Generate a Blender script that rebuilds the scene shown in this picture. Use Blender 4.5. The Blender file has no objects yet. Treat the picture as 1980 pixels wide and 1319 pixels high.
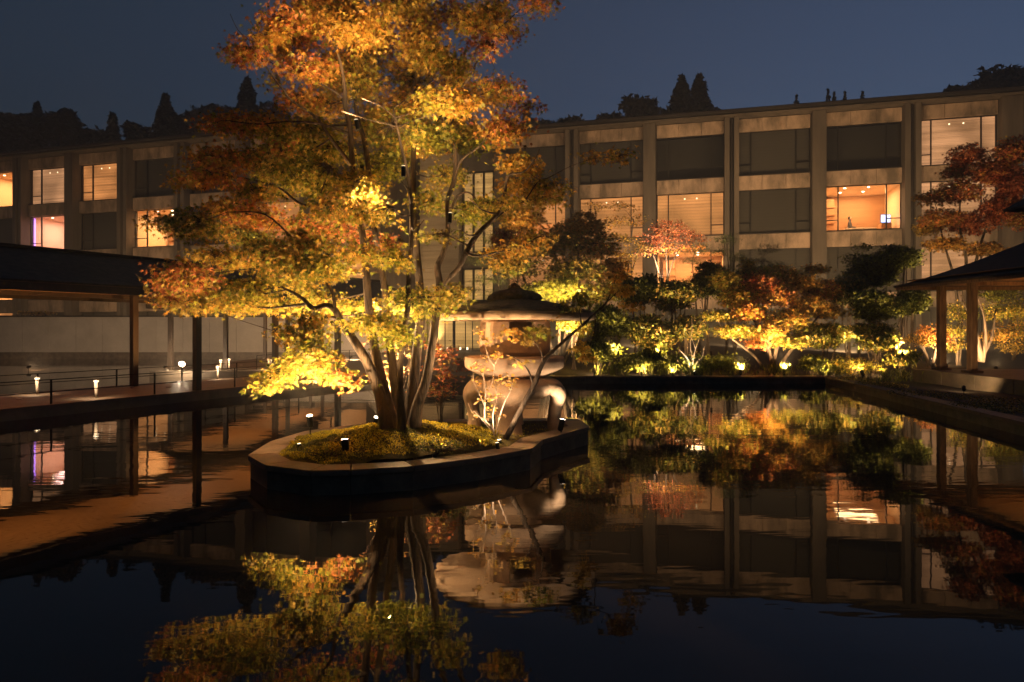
import bpy, math, random
import numpy as np
from mathutils import Vector, Matrix
random.seed(7)
rng = np.random.default_rng(7)
S = bpy.context.scene
COL = S.collection

# ------------------------------------------------------------------ camera
F, CX, HY, H = 1320.0, 990.0, 635.0, 1.5       # focal length in photo pixels, centre column, horizon row, eye height
cam_d = bpy.data.cameras.new('camera')
cam_d.sensor_width = 36.0
cam_d.lens = 36.0 * F / 1980.0
cam_d.shift_y = -(659.5 - HY) / 1980.0
cam_d.clip_start = 0.05
cam_d.clip_end = 2000
cam = bpy.data.objects.new('camera', cam_d)
cam.location = (0, 0, H)
cam.rotation_euler = (math.radians(90), 0, 0)
COL.objects.link(cam)
S.camera = cam

# ------------------------------------------------------------------ sky, sun, exposure
SUN_EL, SUN_ROT = math.radians(-4.0), math.radians(50)
W = bpy.data.worlds.new('World'); S.world = W; W.use_nodes = True
nt = W.node_tree; nt.nodes.clear()
wo = nt.nodes.new('ShaderNodeOutputWorld'); bg = nt.nodes.new('ShaderNodeBackground')
sky = nt.nodes.new('ShaderNodeTexSky'); sky.sky_type = 'NISHITA'; sky.sun_disc = False
sky.sun_elevation = SUN_EL; sky.sun_rotation = SUN_ROT
sky.air_density = 1.0; sky.dust_density = 3.5; sky.ozone_density = 2.0
SKY_STRENGTH = 0.98
bg.inputs['Strength'].default_value = SKY_STRENGTH
hs = nt.nodes.new('ShaderNodeHueSaturation'); hs.inputs['Saturation'].default_value = .9
nt.links.new(sky.outputs[0], hs.inputs['Color']); ad = nt.nodes.new('ShaderNodeMix'); ad.data_type = 'RGBA'; ad.blend_type = 'ADD'; ad.inputs[0].default_value = 1; ad.inputs[7].default_value = (.0025, .006, .007, 1)   # town glow
nt.links.new(hs.outputs[0], ad.inputs[6]); nt.links.new(ad.outputs[2], bg.inputs['Color']); nt.links.new(bg.outputs[0], wo.inputs[0])
sun_d = bpy.data.lights.new('sun', 'SUN'); sun_d.energy = 0.01; sun_d.angle = math.radians(12); sun_d.color = (0.7, 0.8, 1.0)
sun = bpy.data.objects.new('sun', sun_d); COL.objects.link(sun)
sun.rotation_euler = (math.radians(80), 0, math.radians(180 - 50))
S.view_settings.view_transform = 'Standard'
S.view_settings.look = 'None'
S.view_settings.exposure = 0.98
S.view_settings.gamma = 1.0
S.view_settings.use_curve_mapping = False
S.render.engine = 'CYCLES'
S.cycles.use_denoising = True
S.cycles.denoiser = 'OPENIMAGEDENOISE'
S.cycles.denoising_input_passes = 'RGB_ALBEDO_NORMAL'
S.cycles.denoising_prefilter = 'ACCURATE'
S.cycles.max_bounces = 7
S.cycles.diffuse_bounces = 4
S.cycles.glossy_bounces = 4
S.cycles.transmission_bounces = 4
S.cycles.transparent_max_bounces = 12
S.cycles.sample_clamp_indirect = 8.0
S.cycles.caustics_reflective = False
S.cycles.caustics_refractive = False

HAZE = 0.0034
WARM = (1.0, 0.65, 0.31)
AMBER = (1.0, 0.50, 0.16)
PALE = (1.0, 0.76, 0.50)

# ------------------------------------------------------------------ helpers
def at(px, py, Y):
    """world point seen at photo pixel (px, py) when it stands Y metres away"""
    return Vector(((px - CX) / F * Y, Y, H - (py - HY) / F * Y))

def tag(o, label=None, cat=None, group=None, kind=None):
    if label: o['label'] = label
    if cat: o['category'] = cat
    if group: o['group'] = group
    if kind: o['kind'] = kind
    return o

def empty(name, loc=(0, 0, 0), rz=0, parent=None):
    o = bpy.data.objects.new(name, None); COL.objects.link(o)
    o.location = loc; o.rotation_euler = (0, 0, rz)
    if parent: o.parent = parent
    return o

class MB:
    def __init__(s): s.v = []; s.f = []
    def box(s, x0, x1, y0, y1, z0, z1):
        b = len(s.v)
        s.v += [(x0, y0, z0), (x1, y0, z0), (x1, y1, z0), (x0, y1, z0), (x0, y0, z1), (x1, y0, z1), (x1, y1, z1), (x0, y1, z1)]
        s.f += [(b, b+3, b+2, b+1), (b+4, b+5, b+6, b+7), (b, b+1, b+5, b+4), (b+1, b+2, b+6, b+5), (b+2, b+3, b+7, b+6), (b+3, b, b+4, b+7)]
        return s
    def prism(s, pts, z0, z1):
        b = len(s.v); n = len(pts)
        ar = sum(pts[i][0]*pts[(i+1) % n][1] - pts[(i+1) % n][0]*pts[i][1] for i in range(n))
        if ar < 0: pts = pts[::-1]
        s.v += [(p[0], p[1], z0) for p in pts] + [(p[0], p[1], z1) for p in pts]
        s.f.append(tuple(range(b+n-1, b-1, -1))); s.f.append(tuple(range(b+n, b+2*n)))
        for i in range(n):
            j = (i+1) % n
            s.f.append((b+i, b+j, b+n+j, b+n+i))
        return s
    def quad(s, a, b_, c, d):
        b = len(s.v); s.v += [tuple(a), tuple(b_), tuple(c), tuple(d)]; s.f.append((b, b+1, b+2, b+3)); return s
    def lathe(s, prof, n=32, c=(0, 0), fn=None):
        b = len(s.v); m = len(prof)
        for (r, z) in prof:
            for k in range(n):
                a = 2*math.pi*k/n
                rr = r * (fn(a, z) if fn else 1)
                s.v.append((c[0]+rr*math.cos(a), c[1]+rr*math.sin(a), z))
        for i in range(m-1):
            for k in range(n):
                l = (k+1) % n
                s.f.append((b+i*n+k, b+i*n+l, b+(i+1)*n+l, b+(i+1)*n+k))
        s.f.append(tuple(b+k for k in range(n-1, -1, -1)))
        s.f.append(tuple(b+(m-1)*n+k for k in range(n)))
        return s
    def tube(s, pts, rad, n=8, smooth=True, steps=4):
        pts = [Vector(p) for p in pts]
        if not hasattr(rad, '__len__'): rad = [rad]*len(pts)
        if smooth and len(pts) > 2: pts, rad = catmull(pts, rad, steps)
        b = len(s.v); m = len(pts); X = None
        for i, p in enumerate(pts):
            t = (pts[min(i+1, m-1)] - pts[max(i-1, 0)])
            if t.length < 1e-9: t = Vector((0, 0, 1))
            t.normalize()
            if X is None:
                X = t.cross(Vector((0, 0, 1)))
                if X.length < 0.1: X = t.cross(Vector((0, 1, 0)))
            X = (X - t * X.dot(t)); X.normalize()
            Yv = t.cross(X)
            for k in range(n):
                a = 2*math.pi*k/n
                q = p + (X*math.cos(a) + Yv*math.sin(a))*rad[i]
                s.v.append((q.x, q.y, q.z))
        for i in range(m-1):
            for k in range(n):
                l = (k+1) % n
                s.f.append((b+i*n+k, b+i*n+l, b+(i+1)*n+l, b+(i+1)*n+k))
        s.f.append(tuple(b+k for k in range(n-1, -1, -1))); s.f.append(tuple(b+(m-1)*n+k for k in range(n)))
        return s
    def build(s, name, mat, parent=None, smooth=False, bevel=0):
        me = bpy.data.meshes.new(name); me.from_pydata(s.v, [], s.f); me.validate(); me.update()
        if smooth: me.polygons.foreach_set('use_smooth', [True]*len(me.polygons))
        if mat: me.materials.append(mat)
        o = bpy.data.objects.new(name, me); COL.objects.link(o)
        if parent: o.parent = parent
        if bevel:
            m = o.modifiers.new('bevel', 'BEVEL'); m.width = bevel; m.segments = 2; m.limit_method = 'ANGLE'
        return o

def catmull(pts, rad, steps=4):
    P = [pts[0]*2-pts[1]] + list(pts) + [pts[-1]*2-pts[-2]]
    R = [rad[0]] + list(rad) + [rad[-1]]
    op, orr = [], []
    for i in range(1, len(P)-2):
        for k in range(steps):
            t = k/steps
            a, b, c, d = P[i-1], P[i], P[i+1], P[i+2]
            op.append(0.5*((2*b) + (c-a)*t + (2*a-5*b+4*c-d)*t*t + (3*b-a-3*c+d)*t*t*t))
            orr.append(R[i]*(1-t)+R[i+1]*t)
    op.append(pts[-1]); orr.append(rad[-1])
    return op, orr

def copy_tree(o, parent=None):
    c = o.copy(); COL.objects.link(c); c.parent = parent
    for ch in list(o.children): copy_tree(ch, c)
    return c

# ------------------------------------------------------------------ materials
def newmat(name):
    m = bpy.data.materials.new(name); m.use_nodes = True
    n = m.node_tree.nodes; l = m.node_tree.links
    return m, n, l, n['Principled BSDF']

def mat(name, col, rough=0.7, col2=None, scale=4.0, bump=0.0, bscale=30.0, metal=0.0, spec=0.4, detail=6, stretch=(1, 1, 1), lo=0.35, hi=0.65, coat=0):
    m, n, l, b = newmat(name)
    b.inputs['Base Color'].default_value = (*col, 1); b.inputs['Roughness'].default_value = rough
    b.inputs['Metallic'].default_value = metal; b.inputs['Specular IOR Level'].default_value = spec
    b.inputs['Coat Weight'].default_value = coat
    tc = n.new('ShaderNodeTexCoord'); mp = n.new('ShaderNodeMapping'); mp.inputs['Scale'].default_value = stretch
    l.new(tc.outputs['Object'], mp.inputs[0])
    if name == 'concrete_facade': l.new(n.new('ShaderNodeNewGeometry').outputs['Position'], mp.inputs[0])
    if col2:
        t = n.new('ShaderNodeTexNoise'); t.inputs['Scale'].default_value = scale; t.inputs['Detail'].default_value = detail; t.inputs['Roughness'].default_value = .65
        r = n.new('ShaderNodeValToRGB'); r.color_ramp.elements[0].color = (*col, 1); r.color_ramp.elements[1].color = (*col2, 1)
        r.color_ramp.elements[0].position = lo; r.color_ramp.elements[1].position = hi
        l.new(mp.outputs[0], t.inputs[0]); l.new(t.outputs[0], r.inputs[0]); l.new(r.outputs[0], b.inputs['Base Color'])
    if bump:
        t2 = n.new('ShaderNodeTexNoise'); t2.inputs['Scale'].default_value = bscale; t2.inputs['Detail'].default_value = 5
        bp = n.new('ShaderNodeBump'); bp.inputs['Strength'].default_value = bump; bp.inputs['Distance'].default_value = 0.02
        l.new(mp.outputs[0], t2.inputs[0]); l.new(t2.outputs[0], bp.inputs['Height']); l.new(bp.outputs[0], b.inputs['Normal'])
    return m

def emit(name, col, strength):
    m, n, l, b = newmat(name)
    b.inputs['Base Color'].default_value = (.8, .8, .8, 1)
    b.inputs['Emission Color'].default_value = (*col, 1); b.inputs['Emission Strength'].default_value = strength
    return m

def leafmat(name, trans=0.35, rough=0.5):
    """colour of each leaf comes from the mesh attribute Col; thin leaves let light through"""
    m, n, l, b = newmat(name)
    a = n.new('ShaderNodeAttribute'); a.attribute_name = 'Col'
    b.inputs['Roughness'].default_value = rough; b.inputs['Specular IOR Level'].default_value = .25
    tr = n.new('ShaderNodeBsdfTranslucent'); mx = n.new('ShaderNodeMixShader'); mx.inputs[0].default_value = trans
    out = n['Material Output']
    l.new(a.outputs['Color'], b.inputs['Base Color']); l.new(a.outputs['Color'], tr.inputs['Color'])
    l.new(b.outputs[0], mx.inputs[1]); l.new(tr.outputs[0], mx.inputs[2]); l.new(mx.outputs[0], out.inputs[0])
    return m

M = {}
M['leaf'] = leafmat('leaf_maple', .6)
M['leaf_dark'] = leafmat('leaf_evergreen', .15, .45)
M['bark'] = mat('bark_maple', (.12, .078, .048), .85, (.04, .026, .017), 14, 1.0, 55, stretch=(1, 1, .18), lo=.4, hi=.6)
M['bark_dark'] = mat('bark_dark', (.10, .07, .045), .85, (.05, .035, .025), 9, .6, 50, stretch=(1, 1, .3))
M['granite'] = mat('granite_lantern', (.50, .34, .225), .88, (.34, .225, .145), 9, .45, 75, detail=8, lo=.3, hi=.7)
M['granite_roof'] = mat('granite_mossy', (.14, .10, .06), .95, (.05, .045, .02), 14, .9, 45)
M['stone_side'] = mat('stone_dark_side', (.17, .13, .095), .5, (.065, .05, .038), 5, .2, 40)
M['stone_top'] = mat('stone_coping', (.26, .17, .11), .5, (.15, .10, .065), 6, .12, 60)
M['stone_deck'] = mat('stone_deck', (.20, .155, .115), .5, (.12, .095, .07), 3, .1, 50)
M['soil'] = mat('soil', (.05, .035, .02), .95, (.02, .015, .01), 6, .8, 25)
M['moss_base'] = mat('moss_ground', (.12, .085, .015), .95, (.045, .04, .01), 9, .9, 50)
M['concrete'] = mat('concrete_facade', (.40, .275, .195), .85, (.13, .095, .066), 1.1, .2, 25, stretch=(1, 1, .45), lo=.40, hi=.62)  # dark mottling carries both stains and painted leaf shadows
M['concrete_pillar'] = mat('concrete_pillar', (.13, .098, .073), .85, (.055, .043, .033), 2.2, .25, 30, stretch=(1, 1, .15), lo=.3, hi=.7)
M['roof_dark'] = mat('roof_metal_dark', (.018, .016, .015), .8, (.03, .027, .024), 3, .2, 20, spec=.2)
M['frame'] = mat('window_frame_dark', (.012, .010, .009), .4, metal=.3)
M['pipe'] = mat('drainpipe', (.05, .04, .035), .45, metal=.5)
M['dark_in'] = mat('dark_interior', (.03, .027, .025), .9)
M['wood'] = mat('wood_ceiling', (.42, .22, .09), .6, (.30, .15, .06), 3, .15, 30, stretch=(8, .6, 1))
M['wood_dark'] = mat('wood_post', (.07, .045, .03), .6, (.04, .028, .02), 5, .2, 30, stretch=(3, 3, .4))
M['wood_post'] = mat('wood_post_brown', (.34, .20, .10), .6, (.12, .07, .04), 5, .2, 30, stretch=(3, 3, .4))
M['shingle'] = mat('shingles_dark', (.085, .062, .045), .85, (.04, .03, .022), 8, .5, 40)
M['wall_white'] = mat('plaster_wall', (.42, .37, .31), .85, (.33, .29, .24), 1.2, .1, 30)
M['metal_black'] = mat('metal_black', (.012, .012, .012), .45, metal=.6)
M['metal_pale'] = mat('metal_pale', (.55, .5, .45), .35, metal=.7)
M['tile'] = mat('stone_tower', (.36, .28, .19), .7, (.26, .20, .13), 2, .4, 12, stretch=(.15, .15, 3))
M['hill'] = mat('hill_ground', (.02, .025, .015), 1, (.01, .013, .008), .5)
M['pebble'] = mat('pebbles', (.05, .04, .03), .6, (.02, .016, .013), 30, .6, 60)
M['lamp_white'] = emit('lamp_glass', (1, .75, .45), 1.6)
M['lamp_white_hi'] = emit('lamp_glass_bright', (1, .8, .55), 14)
M['strip'] = emit('light_strip', (1, .48, .16), 4.5)
M['interior'] = mat('room_wall', (.72, .52, .34), .8)
M['interior_wood'] = mat('room_wood', (.42, .22, .10), .6, (.32, .16, .07), 2, stretch=(.3, 1, 4))
M['skin'] = mat('skin', (.5, .3, .2), .6)
M['cloth'] = mat('cloth_dark', (.06, .06, .07), .9)
M['hair'] = mat('hair', (.01, .008, .007), .6)

def glassmat():
    m, n, l, b = newmat('window_glass')
    n.remove(b)
    t = n.new('ShaderNodeBsdfTransparent'); t.inputs[0].default_value = (.9, .9, .88, 1)
    g = n.new('ShaderNodeBsdfGlossy'); g.inputs['Roughness'].default_value = .03; g.inputs['Color'].default_value = (1, 1, 1, 1)
    fr = n.new('ShaderNodeFresnel'); fr.inputs[0].default_value = 1.55
    ge = n.new('ShaderNodeNewGeometry'); iv = n.new('ShaderNodeMath'); iv.operation = 'SUBTRACT'; iv.inputs[0].default_value = 1; l.new(ge.outputs['Backfacing'], iv.inputs[1])
    ml = n.new('ShaderNodeMath'); ml.operation = 'MULTIPLY'; l.new(fr.outputs[0], ml.inputs[0]); l.new(iv.outputs[0], ml.inputs[1])
    mx = n.new('ShaderNodeMixShader'); l.new(ml.outputs[0], mx.inputs[0]); l.new(t.outputs[0], mx.inputs[1]); l.new(g.outputs[0], mx.inputs[2])
    l.new(mx.outputs[0], n['Material Output'].inputs[0])
    return m
M['glass'] = glassmat()

def blindmat(name, col, base, strength=0.0):
    """pleated fabric blind, horizontal pleats; a lit one emits by itself, standing in for room light"""
    m, n, l, b = newmat(name)
    tc = n.new('ShaderNodeTexCoord'); sx = n.new('ShaderNodeSeparateXYZ'); l.new(tc.outputs['Object'], sx.inputs[0])
    wv = n.new('ShaderNodeTexNoise'); wv.inputs['Scale'].default_value = 1.0; wv.inputs['Detail'].default_value = 3
    mp = n.new('ShaderNodeMapping'); mp.inputs['Scale'].default_value = (.12, .12, 7.0); l.new(tc.outputs['Object'], mp.inputs[0]); l.new(mp.outputs[0], wv.inputs[0])
    md = n.new('ShaderNodeMath'); md.operation = 'MULTIPLY'; md.inputs[1].default_value = 5.2; l.new(sx.outputs['Z'], md.inputs[0])
    fr = n.new('ShaderNodeMath'); fr.operation = 'FRACT'; l.new(md.outputs[0], fr.inputs[0])
    r = n.new('ShaderNodeValToRGB'); r.color_ramp.elements[0].color = (*[c*.62 for c in base], 1); r.color_ramp.elements[1].color = (*base, 1)
    r.color_ramp.elements[0].position = .0; r.color_ramp.elements[1].position = .25
    l.new(fr.outputs[0], r.inputs[0]); l.new(r.outputs[0], b.inputs['Base Color']); b.inputs['Roughness'].default_value = .9
    if strength:
        mr = n.new('ShaderNodeMapRange'); mr.inputs['From Min'].default_value = .3; mr.inputs['From Max'].default_value = .7; mr.inputs['To Min'].default_value = .6; mr.inputs['To Max'].default_value = 1.3
        w2 = n.new('ShaderNodeTexNoise'); w2.inputs['Scale'].default_value = .55; w2.inputs['Detail'].default_value = 1; l.new(tc.outputs['Object'], w2.inputs[0])
        g2 = n.new('ShaderNodeMapRange'); g2.inputs['From Min'].default_value = .35; g2.inputs['From Max'].default_value = .65; g2.inputs['To Min'].default_value = .6; g2.inputs['To Max'].default_value = 1.25; l.new(w2.outputs[0], g2.inputs[0])
        l.new(wv.outputs[0], mr.inputs[0])
        r2 = n.new('ShaderNodeMapRange'); r2.inputs['From Min'].default_value = 0; r2.inputs['From Max'].default_value = .3; r2.inputs['To Min'].default_value = .7; r2.inputs['To Max'].default_value = 1.0
        l.new(fr.outputs[0], r2.inputs[0])
        mm = n.new('ShaderNodeMath'); mm.operation = 'MULTIPLY'; l.new(mr.outputs[0], mm.inputs[0]); l.new(r2.outputs[0], mm.inputs[1])
        m2 = n.new('ShaderNodeMath'); m2.operation = 'MULTIPLY'; m2.inputs[1].default_value = strength
        m3 = n.new('ShaderNodeMath'); m3.operation = 'MULTIPLY'; l.new(mm.outputs[0], m3.inputs[0]); l.new(g2.outputs[0], m3.inputs[1]); l.new(m3.outputs[0], m2.inputs[0])
        b.inputs['Emission Color'].default_value = (*col, 1); l.new(m2.outputs[0], b.inputs['Emission Strength'])
    return m
M['blind_dark'] = blindmat('blind_unlit', (0, 0, 0), (.07, .06, .052))
M['blind_orange'] = blindmat('blind_lit_orange', (1, .37, .11), (.3, .2, .1), .40)
M['blind_pale'] = blindmat('blind_lit_pale', (1, .47, .22), (.3, .2, .1), .34)
M['blind_yellow'] = blindmat('blind_lit_yellow', (1, .55, .17), (.3, .2, .1), .36)

def watermat():
    m, n, l, b = newmat('water')
    b.inputs['Base Color'].default_value = (.03, .02, .012, 1); b.inputs['Roughness'].default_value = .018
    b.inputs['IOR'].default_value = 1.34; b.inputs['Specular IOR Level'].default_value = .46
    tc = n.new('ShaderNodeTexCoord'); mp = n.new('ShaderNodeMapping'); mp.inputs['Scale'].default_value = (.55, 1.7, 1); l.new(tc.outputs['Object'], mp.inputs[0])
    t = n.new('ShaderNodeTexNoise'); t.inputs['Scale'].default_value = 1.6; t.inputs['Detail'].default_value = 3; t.inputs['Roughness'].default_value = .5
    t3 = n.new('ShaderNodeTexNoise'); t3.inputs['Scale'].default_value = .35; t3.inputs['Detail'].default_value = 2
    mr = n.new('ShaderNodeMapRange'); mr.inputs['From Min'].default_value = .4; mr.inputs['From Max'].default_value = .65; mr.inputs['To Min'].default_value = .25; mr.inputs['To Max'].default_value = 1
    l.new(tc.outputs['Object'], t3.inputs[0]); l.new(t3.outputs[0], mr.inputs[0])
    l.new(mp.outputs[0], t.inputs[0])
    bp = n.new('ShaderNodeBump'); bp.inputs['Distance'].default_value = .012
    ms = n.new('ShaderNodeMath'); ms.operation = 'MULTIPLY'; ms.inputs[1].default_value = .35
    l.new(mr.outputs[0], ms.inputs[0]); l.new(ms.outputs[0], bp.inputs['Strength'])
    l.new(t.outputs[0], bp.inputs['Height']); l.new(bp.outputs[0], b.inputs['Normal'])
    return m
M['water'] = watermat()

# ------------------------------------------------------------------ lights with a fixture
def spot(name, loc, target, power, angle=90, col=WARM, blend=.6, radius=.04, parent=None):
    d = bpy.data.lights.new(name, 'SPOT'); d.energy = power; d.spot_size = math.radians(angle); d.spot_blend = blend; d.color = col; d.shadow_soft_size = radius
    o = bpy.data.objects.new(name, d); COL.objects.link(o)
    loc = Vector(loc); o.location = loc
    o.rotation_euler = (Vector(target) - loc).to_track_quat('-Z', 'Y').to_euler()
    return o
def point(name, loc, power, col=WARM, radius=.05):
    d = bpy.data.lights.new(name, 'POINT'); d.energy = power; d.color = col; d.shadow_soft_size = radius
    o = bpy.data.objects.new(name, d); COL.objects.link(o); o.location = loc
    return o
def spotlight(loc, target, power, label, angle=90, col=WARM, stake=.14, size=1.0, light=True, bright=True):
    """garden spotlight: stake, yoke, barrel with a hood, glass lens; its own light starts in front of the lens"""
    loc = Vector(loc); root = empty('garden_spotlight', loc)
    tag(root, label, 'spotlight', 'garden spotlights')
    d = (Vector(target) - loc).normalized(); r = .035*size
    top = Vector((0, 0, stake))
    MB().tube([(0, 0, -.03), (0, 0, stake-.03)], .008*size, 6, False).build('stake', M['metal_black'], root)
    MB().tube([top - d*.07*size, top - d*.05*size, top + d*.05*size, top + d*.075*size], [r*.5, r, r, r*1.1], 12, False).build('lamp_body', M['metal_black'], root, True)
    MB().tube([top + d*.0755*size, top + d*.079*size], r*.92, 12, False).build('lens', M['lamp_white_hi'] if bright else M['lamp_white'], root)
    if light: spot('spot_beam', loc + top + d*.10*size, loc + top + d*2, power, angle, col)
    return root

# ------------------------------------------------------------------ leaves
STAR = []
for a, r in [(-90, .12), (-12, .55), (10, .27), (36, .85), (62, .30), (90, 1.0), (118, .30), (144, .85), (170, .27), (192, .55)]:
    STAR.append((r*math.cos(math.radians(a)), r*math.sin(math.radians(a)), -.22*r*r))
OVAL = [(0, -.5, 0), (.27, 0, -.05), (0, .55, -.12), (-.27, 0, -.05)]
NEEDLE = [(0, -.4, 0), (.07, .1, 0), (0, .7, -.05), (-.07, .1, 0)]
def leaves(name, m, parent, C, size, col, shape=STAR, droop=(15, 65), jit=.2, label=None):
    """C: N x 3 leaf places, size: scalar or N, col: N x 3"""
    C = np.asarray(C, dtype=np.float64); N = len(C); T = np.array(shape); k = len(T)
    yaw = rng.uniform(0, 2*np.pi, N); pit = np.radians(rng.uniform(droop[0], droop[1], N)); roll = rng.normal(0, .55, N)
    # tip direction d, side vector s, normal n
    d = np.stack([np.cos(yaw)*np.cos(pit), np.sin(yaw)*np.cos(pit), -np.sin(pit)], 1)
    s = np.stack([-np.sin(yaw), np.cos(yaw), np.zeros(N)], 1)
    n = np.cross(s, d)
    n = np.where(n[:, 2:3] < 0, -n, n)
    s2 = s*np.cos(roll)[:, None] + n*np.sin(roll)[:, None]; n2 = np.cross(s2, d)
    sz = (size * (1 + rng.uniform(-.3, .3, N)))[:, None, None]
    V = C[:, None, :] + sz*(T[None, :, 0:1]*s2[:, None, :] + T[None, :, 1:2]*d[:, None, :] + T[None, :, 2:3]*np.abs(n2[:, None, :])*np.array([0, 0, 1.0]))
    V = V.reshape(-1, 3)
    me = bpy.data.meshes.new(name)
    me.vertices.add(N*k); me.vertices.foreach_set('co', V.ravel())
    me.loops.add(N*k); me.loops.foreach_set('vertex_index', np.arange(N*k, dtype=np.int32))
    me.polygons.add(N); me.polygons.foreach_set('loop_start', np.arange(0, N*k, k, dtype=np.int32))
    me.update(calc_edges=True)
    cc = np.clip(np.asarray(col) * (1 + rng.normal(0, jit, (N, 1))), .003, .9)
    ca = np.ones((N*k, 4)); ca[:, :3] = np.repeat(cc, k, axis=0)
    at_ = me.color_attributes.new('Col', 'FLOAT_COLOR', 'POINT'); at_.data.foreach_set('color', ca.ravel())
    me.materials.append(m)
    o = bpy.data.objects.new(name, me); COL.objects.link(o); o.parent = parent; o['kind'] = 'stuff'
    return o

PAL = {'g': (.17, .185, .025), 'l': (.30, .275, .035), 'y': (.48, .31, .055), 'o': (.54, .27, .05), 'r': (.54, .185, .06),
       'd': (.38, .12, .05), 'b': (.38, .26, .06), 'e': (.10, .115, .03), 'k': (.045, .055, .022), 'p': (.5, .17, .09), 'w': (.5, .33, .16)}
def mixcol(code, N):
    c = np.array([PAL[code[i % len(code)]] for i in rng.integers(0, len(code), N)])
    return c

def pad_points(c, rx, ry, rz, n, clump=10, spread=.09):
    """leaf places in one flattened spray of foliage: small clumps inside an ellipsoid"""
    ns = max(2, int(n/clump))
    u = rng.normal(0, 1, (ns, 3)); u /= np.linalg.norm(u, axis=1)[:, None]
    r = rng.uniform(.15, 1, (ns, 1))**.55
    cen = u*r*np.array([rx, ry, rz])
    cen[:, 2] -= .25*rz*(np.hypot(cen[:, 0]/rx, cen[:, 1]/ry))**2
    cen += np.array(c)
    P = np.repeat(cen, clump, axis=0) + rng.normal(0, 1, (ns*clump, 3))*np.array([spread, spread, spread*.4])
    return cen, P

# ------------------------------------------------------------------ ground, water
def ring_ground():
    m = MB()
    m.box(-400, -46, -300, 600, -.9, .15); m.box(46, 400, -300, 600, -.9, .15)
    m.box(-46, 46, -300, -4, -.9, .15); m.box(-46, 46, 62, 600, -.9, .15)
    m.box(-46, 46, -4, 62, -.95, -.9)
    return tag(m.build('ground', M['soil']), kind='structure')
ring_ground()
wat = MB(); wat.quad((-45.9, -3.95, 0), (12, -3.95, 0), (12, 33.4, 0), (-45.9, 33.4, 0))
tag(wat.build('water', M['water']), kind='structure')

def deck_pt(al, w):     # along, across (w towards the pool) -> world xy
    return (-8.2 + .4613*al + .8872*w, 10.93 + .8872*al - .4613*w)
NEAR0, NEAR1 = deck_pt(-13, 0), deck_pt(6.85, 0)
deckpoly = [NEAR0, NEAR1, (-3.5, 19.2), (-6.2, 20.9), deck_pt(-13, -2.84)]
tag(MB().prism(deckpoly, -.9, .197).build('walkway', M['stone_deck']), kind='structure')
tag(MB().prism([(-11.1, 20.9), (-6.2, 20.9), (-3.5, 19.2), (.9, 18.45), (1.2, 18.45), (1.2, 55), (-11.1, 55)], -.9, .19).build('terrace', M['stone_deck']), kind='structure')

# pool edge coping stones + dark side wall
EDGE = [NEAR0, NEAR1, (-3.5, 19.2), (.9, 18.45), (8.45, 18.45), (7.07, 9.43), (6.3, 4.0), (5.3, -3.9)]
def coping_run(poly, closed, z0, z1, width, root, step=1.0, th=.055, side_inset=.025, gap=.006):
    """row of coping slabs over dark wall panels, both split at real joints. width goes to the left of travel."""
    n = len(poly); segs = n if closed else n-1
    def off(i):
        p = Vector(poly[i]).to_2d() if len(poly[i]) > 2 else Vector(poly[i])
        a = Vector(poly[(i-1) % n]); b = Vector(poly[(i+1) % n])
        if not closed and i == 0: d1 = d2 = (b-p).normalized()
        elif not closed and i == n-1: d1 = d2 = (p-a).normalized()
        else: d1 = (p-a).normalized(); d2 = (b-p).normalized()
        n1 = Vector((-d1.y, d1.x)); n2 = Vector((-d2.y, d2.x)); k = (n1+n2)
        k = k/(k.length**2)*2
        return k
    offs = [off(i) for i in range(n)]
    for i in range(segs):
        p = Vector(poly[i]); q = Vector(poly[(i+1) % n]); ko, kq = offs[i], offs[(i+1) % n]
        L = (q-p).length; c = max(1, round(L/step)); d = (q-p)/L
        for k in range(c):
            a = p.lerp(q, k/c); b = p.lerp(q, (k+1)/c)
            ia = (p+ko*width).lerp(q+kq*width, k/c); ib = (p+ko*width).lerp(q+kq*width, (k+1)/c)
            g = d*gap
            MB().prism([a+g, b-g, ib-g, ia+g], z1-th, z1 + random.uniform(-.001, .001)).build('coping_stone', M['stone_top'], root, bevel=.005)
            sa = (p+ko*side_inset).lerp(q+kq*side_inset, k/c); sb = (p+ko*side_inset).lerp(q+kq*side_inset, (k+1)/c)
            ja = (p+ko*(width*.9)).lerp(q+kq*(width*.9), k/c); jb = (p+ko*(width*.9)).lerp(q+kq*(width*.9), (k+1)/c)
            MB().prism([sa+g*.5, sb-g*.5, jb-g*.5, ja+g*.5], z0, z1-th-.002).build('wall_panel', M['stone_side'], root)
pe = empty('pool_edge'); tag(pe, 'dark stone edge with flat coping slabs around the mirror pool', 'pool edge')
coping_run(EDGE, False, -.6, .203, .30, pe, 1.1)

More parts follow.
